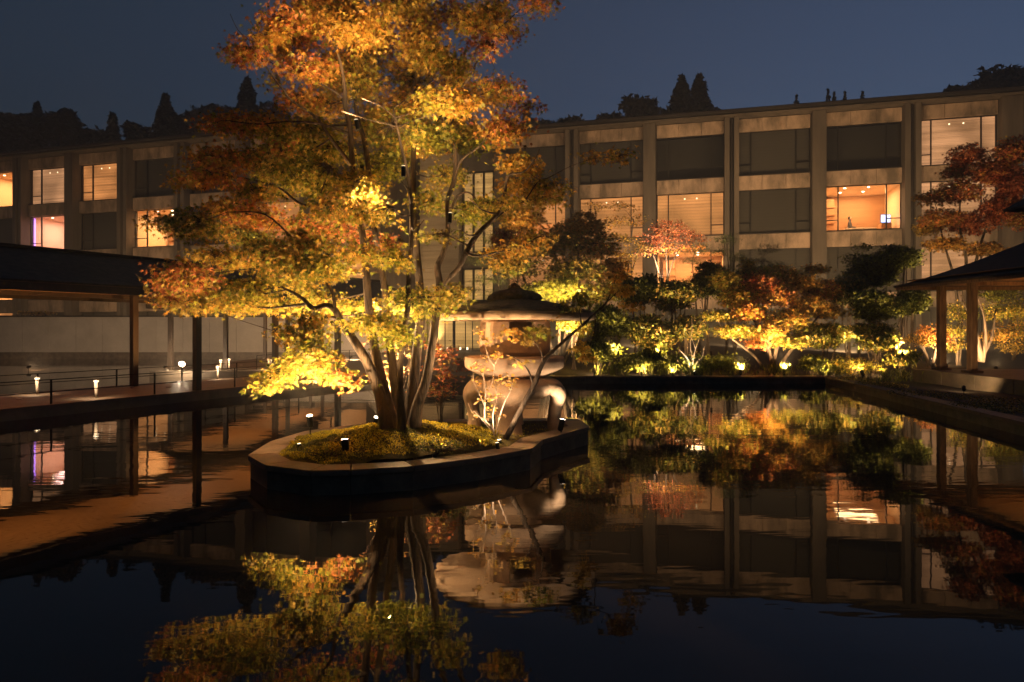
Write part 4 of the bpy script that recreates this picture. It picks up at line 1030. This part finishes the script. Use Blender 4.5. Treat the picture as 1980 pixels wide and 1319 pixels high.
gtree('pink_maple', 'pinkish red maple lit from below before the lit window', 'maple tree', gz(1285, 25.5),
      [(1290, 440, 25.5, 40, 16, 'pr'), (1265, 460, 25.5, 30, 14, 'pr'), (1320, 455, 25.5, 34, 14, 'rp'), (1340, 478, 25.5, 24, 9, 'ro'), (1295, 480, 25.5, 40, 11, 'po'), (1250, 485, 25.5, 22, 10, 'pb'), (1350, 462, 26, 18, 8, 'r')],
      [[(1282, 610, 25.5, .05), (1280, 560, 25.5, .04), (1272, 520, 25.4, .03), (1262, 490, 25.3, .015)], [(1284, 610, 25.5, .045), (1288, 555, 25.5, .035), (1300, 510, 25.6, .025), (1315, 480, 25.7, .012)], [(1283, 600, 25.5, .035), (1290, 540, 25.6, .03), (1288, 490, 25.6, .02), (1290, 455, 25.6, .01)]], size=.08, dens=.75, bark='bark')
for (px, py, Y, lab) in ((1405, 462, 27, 'dark cloud-pruned pine against the pillar'), (1485, 480, 27, 'rounded dark pine crown against the spandrel'), (1350, 480, 27, 'dark pine crown beside the pink maple')):
    gtree('pine_tree', lab, 'pine tree', gz(px, Y), [(px, py, Y, 27, 11, 'ke'), (px-12, py+24, Y, 24, 8, 'ke'), (px+16, py+34, Y, 24, 9, 'e'), (px, py+60, Y, 30, 12, 'ke')], size=.10, shape=NEEDLE, m='leaf_dark', dens=2.2, stemsn=2)
DK = [(1230, 560, 21.5, 48, 30, 'ege', 'dark broadleaf shrub behind the right side of the lantern'), (1310, 570, 21, 48, 34, 'egb', 'dark leafy shrub below the pink maple'), (1370, 540, 22.5, 38, 34, 'eg', 'tall dark shrub before the lit ground floor window'), (1180, 620, 20.5, 50, 36, 'eg', 'dark green thicket right of the lantern roof'),
      (1260, 640, 20.2, 52, 40, 'egb', 'dark brown-green thicket at the centre of the far bank'), (1160, 680, 19.8, 45, 22, 'eg', 'low dark hedge behind the lantern platform'), (1240, 695, 19.6, 50, 20, 'eg', 'low dark hedge at the middle of the far coping'), (1320, 700, 20.0, 40, 18, 'eg', 'low dark hedge behind the white-lit shrub'),
      (1400, 700, 21.2, 40, 18, 'eg', 'low dark green shrub below the big lit maple'), (1420, 560, 23.5, 40, 34, 'ge', 'dark tree between the pine and the big lit maple'), (1570, 700, 19.8, 30, 14, 'eg', 'low dark shrub by the corner of the pool'), (1110, 620, 21, 34, 26, 'glb', 'dim green shrub seen under the lantern roof'),
      (1690, 520, 22.5, 55, 34, 'ege', 'dark green tree left of the pavilion roof'), (1740, 500, 22, 45, 30, 'eg', 'dark green tree touching the pavilion eave'), (1640, 560, 22, 40, 34, 'egb', 'dark green tree right of the big lit maple'), (1700, 590, 20.5, 55, 34, 'eg', 'dark rounded shrub mass beside the pavilion post'), (1760, 580, 21, 40, 30, 'eg', 'dark shrub under the pavilion eave'),
      (1600, 650, 20.3, 50, 30, 'egb', 'dark rounded shrub behind the glowing azalea'), (1690, 650, 19.6, 48, 28, 'egb', 'dark reddish shrub behind the glowing azalea'), (1745, 690, 19, 34, 16, 'egb', 'low dark shrub left of the pavilion base'), (1050, 600, 23, 45, 20, 'gl', 'dim green tree just above the lantern roof'), (1480, 545, 26, 60, 40, 'ge', 'dark evergreen behind the big lit maple'), (1330, 640, 20.6, 36, 30, 'egb', 'dark thicket behind the white-lit bare shrub')]
for (px, py, Y, rx, ry, code, lab) in DK:
    pads = [(px+random.uniform(-.45, .45)*rx, py+random.uniform(-.45, .5)*ry, Y+random.uniform(-.5, .5), rx*random.uniform(.42, .7), ry*random.uniform(.4, .65), code) for _ in range(9)]
    bz = gz(px, Y)
    gtree('garden_shrub', lab, 'shrub' if py > 550 else 'tree', bz, pads, size=.11, m='leaf_dark', dens=1.9, stemsn=4, sr=.03)
# tall dark shrub top sprig
gtree('garden_tree', 'slender green tree with feathery top before the right spandrel', 'tree', gz(1660, 23), [(1668, 478, 23, 22, 8, 'ge'), (1650, 500, 23, 26, 10, 'ge'), (1685, 505, 23, 28, 10, 'ge'), (1660, 530, 23, 36, 16, 'e')], size=.085, stemsn=2, dens=.9)
# big lit maple right
gtree('maple_tree', 'wide orange, red and yellow maple glowing from below at the right of the pool', 'maple tree', gz(1490, 20.3),
      [(1400, 540, 20.5, 26, 18, 'ly'), (1425, 575, 20.3, 34, 20, 'lyo'), (1390, 610, 20.2, 34, 11, 'gly'), (1430, 640, 20, 48, 12, 'lgy'), (1450, 600, 20, 34, 20, 'orl'), (1470, 545, 20.6, 36, 20, 'rop'), (1505, 570, 20.5, 40, 22, 'oyr'), (1545, 545, 20.8, 42, 18, 'oby'), (1560, 590, 20.5, 42, 20, 'oyb'), (1520, 615, 20.2, 40, 20, 'yol'), (1585, 560, 21, 38, 20, 'obd'), (1600, 600, 20.8, 34, 16, 'yb'), (1570, 640, 20.3, 48, 14, 'lyg'), (1530, 660, 20, 36, 12, 'ylg'), (1480, 640, 19.9, 34, 15, 'oy'), (1500, 525, 21, 44, 12, 'bol'), (1575, 520, 21.2, 24, 10, 'oy'), (1462, 662, 19.8, 20, 9, 'ro'), (1445, 520, 21, 14, 22, 'ly')],
      [[(1492, 735, 20.2, .07), (1490, 690, 20.2, .06), (1470, 640, 20.2, .045), (1440, 590, 20.3, .025), (1425, 560, 20.4, .015)], [(1494, 735, 20.2, .07), (1500, 680, 20.2, .06), (1520, 620, 20.4, .04), (1540, 570, 20.6, .02)], [(1496, 735, 20.3, .06), (1520, 690, 20.3, .05), (1560, 640, 20.5, .035), (1600, 590, 20.8, .018)], [(1490, 735, 20.2, .05), (1460, 690, 20, .04), (1410, 650, 20, .025), (1385, 615, 20.1, .012)]],
      size=.08, shape=STAR, dens=1.5, bark='bark')
# red maple at far right
gtree('red_maple', 'dark red maple in front of the last lit hotel bay', 'maple tree', gz(1860, 24),
      [(1870, 300, 24, 34, 22, 'rd'), (1920, 330, 23.5, 42, 28, 'rdo'), (1960, 290, 23, 34, 26, 'rdb'), (1850, 370, 24, 45, 24, 'rdb'), (1820, 420, 24, 42, 20, 'rbo'), (1880, 430, 24, 45, 22, 'rd'), (1940, 400, 23.5, 45, 28, 'dr'), (1800, 380, 24.5, 26, 14, 'bo'), (1830, 470, 24, 40, 14, 'oy'), (1900, 480, 24, 40, 14, 'ob'), (1790, 440, 24.5, 22, 14, 'by'), (1965, 350, 23, 34, 30, 'd'), (1850, 330, 24.5, 28, 14, 'rb'), (1980, 420, 23, 30, 24, 'bd')],
      [[(1862, 640, 24, .08), (1865, 560, 24, .07), (1868, 500, 24, .05), (1855, 430, 24, .03), (1862, 340, 24, .015)], [(1866, 640, 24, .07), (1880, 540, 24, .06), (1900, 460, 23.8, .04), (1930, 380, 23.6, .02)], [(1858, 640, 24, .06), (1845, 540, 24, .045), (1825, 470, 24.2, .03), (1810, 400, 24.4, .015)]], size=.09, shape=STAR, dens=1.7, bark='bark_dark')
# glowing azalea mound and shrubs near the pavilion
gtree('azalea_mound', 'low yellow azalea mound lit by a spotlight at the pool corner', 'shrub', gz(1650, 18.9), [(1630, 700, 18.9, 24, 10, 'lyg'), (1655, 702, 18.9, 26, 11, 'ly'), (1680, 706, 18.8, 24, 9, 'lyg'), (1645, 715, 18.8, 30, 8, 'yl')], size=.05, dens=1.0, stemsn=3, sr=.02)
gtree('red_shrub', 'orange-red shrub glowing left of the pavilion post', 'shrub', gz(1800, 21), [(1795, 640, 21, 24, 12, 'or'), (1815, 655, 21, 26, 12, 'ro'), (1785, 660, 21, 20, 10, 'ob'), (1760, 655, 21, 14, 8, 'y')], size=.07, dens=1)
gtree('yellow_shrub', 'yellow-green thicket glowing behind the pavilion posts', 'shrub', gz(1850, 21.5), [(1845, 640, 21.5, 26, 16, 'ly'), (1860, 600, 22, 28, 22, 'lyg'), (1845, 670, 21.5, 30, 10, 'ly')], size=.075, dens=.9)
gtree('lit_tree', 'yellow-leaved tree with bare pale stems glowing inside the pavilion view', 'tree', gz(1895, 20.5), [(1930, 600, 21, 34, 22, 'ylg'), (1960, 640, 21, 34, 20, 'lyo'), (1940, 570, 21.5, 40, 16, 'lg'), (1975, 600, 21, 30, 22, 'ly'), (1925, 650, 20.8, 26, 12, 'yo')],
      [[(1895, 700, 20.5, .09), (1890, 660, 20.5, .07), (1880, 620, 20.5, .04), (1860, 580, 20.6, .015)], [(1898, 700, 20.5, .08), (1905, 660, 20.5, .06), (1902, 610, 20.5, .03), (1885, 560, 20.6, .012)], [(1898, 690, 20.5, .06), (1918, 650, 20.6, .045), (1925, 600, 20.7, .02)]], size=.075, bark='bark', dens=.8)
gtree('garden_shrub', 'orange-lit hedge far behind the pavilion at the right edge', 'shrub', gz(1960, 24), [(1900, 560, 25, 40, 16, 'gb'), (1950, 555, 25, 40, 16, 'gb'), (1960, 670, 22, 34, 12, 'yb')], size=.09, dens=.9)
# white-lit bare shrub at the far edge
b_ = gz(1338, 19.3); Y9 = 19.3
st = [[(1336, 728, Y9, .02), (1332, 700, Y9, .018), (1322, 685, Y9, .012), (1312, 675, Y9, .008)], [(1338, 728, Y9, .02), (1340, 700, Y9, .016), (1345, 675, Y9, .012), (1352, 655, Y9, .007)], [(1335, 728, Y9, .016), (1325, 712, Y9, .012), (1312, 700, Y9, .008), (1308, 690, Y9, .005)], [(1339, 728, Y9, .016), (1348, 700, Y9, .012), (1358, 690, Y9, .007), (1362, 670, Y9, .005)], [(1340, 700, Y9, .012), (1335, 670, Y9, .010), (1338, 640, Y9, .007), (1338, 610, Y9, .004)], [(1345, 675, Y9, .01), (1338, 655, Y9, .008), (1330, 640, Y9, .005)], [(1336, 728, Y9, .012), (1328, 724, Y9, .01), (1318, 722, Y9, .006)]]
tp = [(random.gauss(1342, 12), random.uniform(612, 690), Y9+random.uniform(-.3, .3)) for _ in range(34)]
twiggy('bare_shrub', b_, st, tp, 'leafless branching shrub lit white at the far pool coping', 'shrub', 'wly', .06, 'bark_pale', 4, .10)
b_ = gz(1300, 20.6); Y9 = 20.6
st = [[(1300, 640, Y9, .03), (1298, 600, Y9, .025), (1290, 585, Y9, .014), (1278, 570, Y9, .008)], [(1299, 610, Y9, .02), (1308, 590, Y9, .014), (1322, 575, Y9, .009), (1328, 560, Y9, .005)], [(1298, 600, Y9, .02), (1300, 580, Y9, .012), (1296, 560, Y9, .007)]]
twiggy('bare_shrub', b_, st, [(1310, 590, Y9), (1325, 580, Y9), (1290, 580, Y9)], 'grey bare branching top standing above the dark thicket', 'shrub', 'bw', .06, 'bark', 5, .12)
# ferns / grasses by the far coping
for (px, Y, lab) in ((1350, 19.0, 'grass tuft right of the white-lit shrub'), (1420, 19.1, 'grass tuft below the big lit maple'), (1500, 19.1, 'grass tuft near the coping spotlight'), (1180, 19.1, 'grass tuft at the coping near the lantern'), (1280, 19.1, 'grass tuft at the middle of the far coping'), (1600, 18.9, 'grass tuft at the corner of the pool'), (1730, 16.9, 'grass tuft left of the pavilion base')):
    p = gz(px, Y); root = empty('grass_tuft', p); tag(root, lab, 'grass tuft', 'grass tufts along the coping')
    n = 260; Pq = np.stack([rng.normal(0, .22, n), rng.normal(0, .12, n), rng.uniform(.02, .28, n)], 1)
    leaves('blades', M['leaf_dark'], root, Pq, .16, mixcol('geg', n), NEEDLE, (-85, -40), .4)
# low moss patches on the gravel to the right
for i, (x, y, r) in enumerate(((8.6, 15.9, .5), (8.2, 13.6, .6), (8.9, 12.2, .7), (7.9, 11.3, .5), (8.8, 17.5, .5), (7.6, 9.2, .5))):
    n = 1400; th = rng.uniform(0, 6.28, n); rr = r*np.sqrt(rng.uniform(0, 1, n))
    Pq = np.stack([rr*np.cos(th), rr*np.sin(th)*1.5, rng.uniform(.0, .05, n)], 1)
    o = leaves('moss_patch', M['leaf_dark'], None, Pq, .04, mixcol('eb', n), OVAL, (-60, 10), .4); o.location = (x, y, .17)
    tag(o, 'dark moss patch number %d from the pool corner on the gravel' % (i+1) if False else ['moss patch on the gravel nearest the pavilion stone base', 'moss patch on the gravel beside the right coping', 'wide moss patch on the gravel below the pavilion', 'small moss patch close to the right pool coping', 'moss patch on the gravel at the pool corner', 'moss patch on the gravel nearest the viewer'][i], 'moss', None, 'stuff')
# shrubs behind the white wall and at its foot
gtree('garden_shrub', 'pale leafy shrub behind the pale wall at the far left', 'shrub', (-24.5, 34.3, .3), [(60, 604, 34.3, 26, 5, 'wb'), (90, 606, 34.3, 20, 4, 'wb')], size=.12, dens=1.2)
gtree('garden_shrub', 'green lit shrub above the pale wall behind the walkway post', 'shrub', (-16.6, 34.3, .3), [(345, 603, 34.3, 26, 7, 'lg'), (370, 600, 34.3, 16, 6, 'lg')], size=.12, dens=1.2)

# garden lamps
def gl_(px, Y, z=.06, **k): p = gz(px, Y); return p
spotlight(gz(1668, 18.3), at(1645, 690, 19.1), 90, 'spotlight shining on the yellow azalea mound', 110, WARM, .12, 1.3)
spotlight(gz(1516, 18.95), at(1520, 560, 20.6), 1700, 'spotlight at the far coping under the wide maple', 95, WARM, .10, 1.3)
spotlight(gz(1432, 18.9), at(1440, 590, 20.6), 1300, 'spotlight at the far coping left of the wide maple', 95, WARM, .10, 1.2)
spotlight(gz(1342, 18.95), at(1338, 640, 19.5), 110, 'spotlight at the foot of the white-lit bare shrub', 100, PALE, .06, 1.1)
spotlight(gz(1925, 19.6), at(1935, 590, 21.4), 420, 'spotlight glowing behind the pavilion posts', 110, WARM, .10, 1.6)
spotlight(gz(1830, 20.2), at(1840, 600, 21.8), 600, 'spotlight behind the left pavilion post', 110, WARM, .10, 1.2)
spotlight(at(1280, 548, 24.7), at(1290, 440, 25.6), 500, 'bright garden lamp glowing in the pink maple', 120, PALE, .05, 1.5)
spotlight(gz(1060, 20.2), at(1080, 500, 22.4), 2200, 'spotlight hidden behind the lantern aimed at the dim maple', 100, WARM, .08)
spotlight(gz(1230, 22.6), at(1200, 430, 27), 800, 'spotlight under the bronze-leaved tree', 90, WARM, .08)
spotlight(gz(1800, 21.9), at(1870, 380, 24), 420, 'spotlight left of the red maple', 100, WARM, .08)
# added lamps in the maple, put in to brighten mound and crown
for (px, py, Y, tx, ty, pw, lab) in ((752, 572, 7.95, -1.3, 6.7, 190, 'added small downlight low on the maple stems'), (700, 330, 7.2, -1.5, 6.8, 330, 'added small downlight high on a left maple stem'), (800, 250, 8.2, -.2, 8.0, 260, 'added small downlight near the top of the maple')):
    p = at(px, py, Y); root = empty('added_tree_downlight', p + Vector((0, 0, 0))); tag(root, lab, 'spotlight', 'added downlights in the maple')
    MB().tube([(0, 0, .06), (0, 0, -.04)], .022, 10, False).build('lamp_body', M['metal_black'], root); MB().tube([(0, 0, -.030), (0, 0, -.033)], .012, 10, False).build('lens', M['wall_white'], root)
    spot('down_beam', (p.x, p.y, p.z-.06), (tx, ty, .2), pw, 150 if pw == 190 else 120, WARM, .8, .02)
for (px, py, Y, tx, ty, pw, lab) in UPL:
    p = at(px, py, Y); q = at(tx, ty, Y+.3); root = empty('added_tree_uplight', p); tag(root, lab, 'spotlight', 'added uplights in the maple')
    d_ = (q-p).normalized()
    MB().tube([-.06*d_, .04*d_], .020, 10, False).build('lamp_body', M['metal_black'], root); MB().tube([.041*d_, .044*d_], .018, 10, False).build('lens', M['lamp_white'], root)
    spot('up_beam', p+d_*.06, q, pw, 125, WARM, .8, .05)
# added wash lights in pool and terrace, put in to brighten the pale wall
for (x, y, tx, lab) in ((-17, 24.0, -18, 'added wash light in the back pool for the pale wall, left'), (-12.2, 24.0, -12, 'added wash light in the back pool for the pale wall, right'), (-6.6, 28.0, -6.5, 'added wash light on the terrace facing the pale wall')):
    spotlight((x, y, .19 if x > -11 else .02), (tx, 33.2, 1.0), 430, lab, 140, (1, .66, .38), .12, 1.2, True, False)
# added low fill lights behind the far coping, brightening the planting
for (px, Y, tx, tz, pw, lab) in ((1150, 18.95, 1150, 2.0, 54, 'added low fill light behind the far coping beside the lantern'), (1240, 18.95, 1240, 2.4, 69, 'added low fill light behind the far coping before the central thicket'), (1300, 18.95, 1310, 2.6, 63, 'added low fill light left of the white-lit bare shrub'), (1590, 18.95, 1640, 2.6, 88, 'added low fill light at the far corner of the pool'), (1710, 18.3, 1700, 3.0, 88, 'added low fill light left of the pavilion base')):
    p = gz(px, Y); spotlight(p, ((tx-CX)/F*22, 22, tz), pw, lab, 150, (1, .62, .28), .06, 1.0, True, False)
for (px, Y, tx, tz, pw, lab) in ((1195, 19.0, 1185, 2.6, 120, 'added taller fill light before the dark thicket beside the lantern'), (1275, 19.0, 1275, 3.0, 130, 'added taller fill light before the thicket at the centre of the far bank'), (1375, 19.1, 1360, 3.2, 110, 'added taller fill light right of the white-lit bare shrub'), (1660, 19.6, 1680, 3.6, 280, 'added taller fill light behind the glowing azalea mound'), (1745, 18.6, 1745, 3.2, 190, 'added taller fill light beside the pavilion base')):  # added taller lamps that fill the dark middle shrubs
    p = gz(px, Y); spotlight(p, ((tx-CX)/F*22.5, 22.5, tz), pw, lab, 130, (1, .62, .28), .62, 1.0, True, False)
spotlight((9.2, 13.9, .17), (10.8, 16.6, 1.6), 45, 'added wash light on the gravel facing the pavilion posts', 120, WARM, .10, 1.0, True, False)  # added lamp to lift the pavilion posts and roof edge
spotlight(gz(1125, 20.7), at(1085, 470, 22.8), 420, 'added tall fill light among the shrubs behind the lantern', 120, WARM, 1.7, 1.0, True, False)  # added lamp on a long stake to brighten the dim maple
spotlight(Vector((-2.22, 7.15, .20)), at(450, 330, 6.8), 230, 'added small uplight in the moss at the left end of the mound', 115, WARM, .05, .6, True, False)  # added lamp that evens out the left crown
spotlight(Vector((-.15, 7.20, .20)), at(860, 260, 7.4), 150, 'added small uplight in the moss at the front right of the mound', 85, WARM, .05, .6, True, False)  # added lamp that evens out the right crown
# added floodlights, put in to brighten the hotel facades
for (px, Y, tx, tz, pw, lab) in ((1640, 27, 19.5, 10, 1950, 'added floodlight before the right hotel wing, rightmost'), (1460, 28, 13.5, 9, 1690, 'added floodlight before the right hotel wing, second from right'), (1240, 30, 7, 8, 910, 'added floodlight before the right hotel wing, second from left'), (1840, 28, 26, 9, 1300, 'added floodlight before the last hotel bay')):
    spotlight(gz(px, Y), (tx, 42, tz), pw, lab, 120, AMBER if False else WARM, .25, 1.5)
for (x, tx, pw, lab) in ((-28, -30, 900, 'added floodlight behind the pale wall, leftmost'), (-20, -21, 800, 'added floodlight behind the pale wall, middle'), (-12, -11, 800, 'added floodlight behind the pale wall, rightmost')):
    spotlight((x, 36, .3), (tx, 47, 8.5), pw, lab, 125, WARM, .25, 1.5)
spotlight((-5.0, 41, .19), (-4.8, 45, 5), 700, 'added floodlight at the foot of the stair tower', 100, WARM, .2)  # added lamp to brighten the tower stone

# ------------------------------------------------------------------ hill and skyline trees
m = MB(); nx, ny = 70, 14
for j in range(ny):
    for i in range(nx):
        x = -110+i*3.4; y = 58+j*9; t = j/(ny-1)
        z = .1 + 10.5*math.sin(min(1, t*1.6)*math.pi/2) + 2.0*math.sin(x*.07+1)+1.2*math.sin(x*.19+y*.05)
        if j == 0: z = .05
        z += 9*max(0, (x-52)/40)**1.1 if x > 52 else 0
        m.v.append((x, y, z))
for j in range(ny-1):
    for i in range(nx-1): k = j*nx+i; m.f.append((k, k+1, k+nx+1, k+nx))
tag(m.build('hill', M['hill'], None, True), kind='structure')
# far wood that reads as one dark mass under the single treetops
Wp = []
tops = [(-60, 228), (40, 240), (140, 265), (230, 270), (300, 258), (420, 230), (600, 225), (700, 245), (1000, 240), (1080, 243), (1200, 225), (1300, 200), (1370, 200), (1400, 225), (1780, 260), (1820, 190), (1900, 172), (2000, 160)]
while len(Wp) < 30000:
    px = random.uniform(-60, 2000)
    for (a, ta), (b, tb) in zip(tops, tops[1:]):
        if a <= px <= b: t_ = ta+(tb-ta)*(px-a)/(b-a)
    t_ += 7*math.sin(px*.09)+5*math.sin(px*.21+1)
    Y = random.uniform(66, 74); zt = H+(HY-t_)/F*Y
    Wp.append(((px-CX)/F*Y, Y, zt - abs(random.gauss(0, 3.0))))
wd = leaves('woodland', M['leaf_dark'], None, Wp, .6, mixcol('k', len(Wp))*.4, OVAL, (-20, 60), .3); tag(wd, 'dark wooded hillside behind the hotel roofs', 'woodland')
def sky_tree(px, top, half, Y, label, kind_='conifer', n=1500):
    x = (px-CX)/F*Y; zt = H+(HY-top)/F*Y; zb = 6.0; wv = half/F*Y*1.25
    wv *= 1.5 if half < 12 else 1
    root = empty('conifer' if kind_ == 'conifer' else 'broadleaf_tree', (x, Y, zb)); tag(root, label, 'conifer' if kind_ == 'conifer' else 'tree', 'dark trees on the hill behind the hotel')
    hh = zt-zb
    if kind_ == 'conifer':
        vis = min(hh, 7); layers = int(vis/.45); P = []
        for i in range(layers):
            t = i/layers; z = hh - t*vis; r = wv*(.06 + 1.0*t**.62)*random.uniform(.72, 1.12)
            k = max(6, int(n/layers)); a = rng.uniform(0, 6.28, k); q = np.sqrt(rng.uniform(.02, 1, k))*r
            P.append(np.stack([q*np.cos(a), q*np.sin(a), z - q*.45 + rng.normal(0, .12, k)], 1))
        P = np.concatenate(P)
        P = np.concatenate([P, np.stack([rng.normal(0, .05, 12), rng.normal(0, .05, 12), hh+rng.uniform(-.4, .35, 12)], 1)])
        sz = .62 if half > 12 else .3
    else:
        P = []
        for _ in range(9):
            c = np.array([random.uniform(-.6, .6)*wv, random.uniform(-.5, .5)*wv, hh-wv*random.uniform(.35, 1.5)])
            _, q = pad_points(c, wv*.5, wv*.5, wv*.42, n//9, 7, .22); P.append(q)
        P = np.concatenate(P); sz = .55
    leaves('foliage', M['leaf_dark'], root, P, sz, mixcol('k', len(P))*.45, OVAL, (-20, 60), .3)
    MB().tube([(0, 0, -3), (.05, 0, hh*.5), (0, 0, hh*.93)], [.3, .2, .05], 7).build('trunk', M['bark_dark'], root, True)
SK = [(-15, 225, 40, 62, 'conifer at the extreme left of the skyline', 'broad'), (38, 205, 38, 64, 'broad dark tree at the left end of the skyline', 'broad'), (72, 205, 22, 66, 'tall twin of the tree at the left skyline', 'conifer'), (118, 208, 26, 62, 'dark pointed conifer above the second lit window', 'broad'), (150, 250, 26, 66, 'low dark tree between conifers above the left wing', 'broad'), (180, 243, 20, 64, 'small dark conifer left of the slim one', 'broad'),
      (218, 226, 20, 62, 'slim dark conifer above the third lit window', 'conifer'), (265, 234, 26, 64, 'rounded dark tree above the left wing roof', 'broad'), (320, 188, 28, 62, 'tallest pointed conifer left of the maple crown', 'conifer'), (350, 222, 24, 66, 'dark tree right of the tallest left conifer', 'broad'), (398, 200, 28, 64, 'dark rounded tree near the left tip of the maple', 'broad'), (440, 205, 26, 63, 'dark broad tree beside the pointed conifer behind the maple', 'broad'),
      (478, 158, 30, 62, 'pointed conifer behind the upper left maple branches', 'conifer'), (530, 188, 44, 64, 'wide dark tree behind the maple branches', 'broad'), (590, 215, 40, 66, 'dark tree hidden behind the maple crown', 'broad'), (1018, 218, 16, 62, 'small conifer just right of the maple crown', 'conifer'), (1062, 232, 28, 66, 'low rounded dark tree right of the maple crown', 'broad'), (1112, 222, 24, 64, 'sparse-topped tree above the middle of the roof', 'broad'),
      (1172, 220, 24, 66, 'thin airy tree above the roof', 'broad'), (1232, 190, 36, 62, 'rounded dark tree left of the twin conifers', 'broad'), (1318, 154, 34, 60, 'left one of the two tall conifers above the right wing', 'conifer'), (1352, 150, 34, 61, 'right one of the two tall conifers above the right wing', 'conifer'), (1270, 215, 40, 64, 'low dark tree at the foot of the twin conifers', 'broad'), (1540, 188, 9, 70, 'tiny conifer top peeking over the roof, leftmost', 'conifer'),
      (1601, 178, 9, 70, 'tiny conifer top peeking over the roof, left one of a pair', 'conifer'), (1613, 182, 8, 72, 'tiny conifer top peeking over the roof, right one of a pair', 'conifer'), (1634, 181, 8, 70, 'tiny conifer top peeking over the roof, third from the right', 'conifer'), (1668, 180, 9, 71, 'tiny conifer top peeking over the roof, rightmost', 'conifer'), (1850, 165, 26, 60, 'thin airy treetop above the roof at the right', 'broad'), (1888, 158, 26, 61, 'airy treetop beside the dark hill at the right', 'broad'), (1965, 122, 58, 58, 'large dark tree mass at the upper right corner', 'broad')]
for px, top, half, Y, lab, kd in SK:
    sky_tree(px, top, half, Y, lab, kd, 3200 if half > 14 else 700)

if HAZE:
    hz = MB().box(-120, 120, -6, 100, -1.9, 34).build('haze', None)
    hm = bpy.data.materials.new('haze'); hm.use_nodes = True; hn = hm.node_tree.nodes; hn.remove(hn['Principled BSDF'])
    pvn = hn.new('ShaderNodeVolumePrincipled'); pvn.inputs['Color'].default_value = (.9, .85, .8, 1); pvn.inputs['Density'].default_value = HAZE; pvn.inputs['Anisotropy'].default_value = .3
    hm.node_tree.links.new(pvn.outputs[0], hn['Material Output'].inputs['Volume']); hz.data.materials.append(hm)
    tag(hz, 'thin damp night air', None, None, 'stuff')
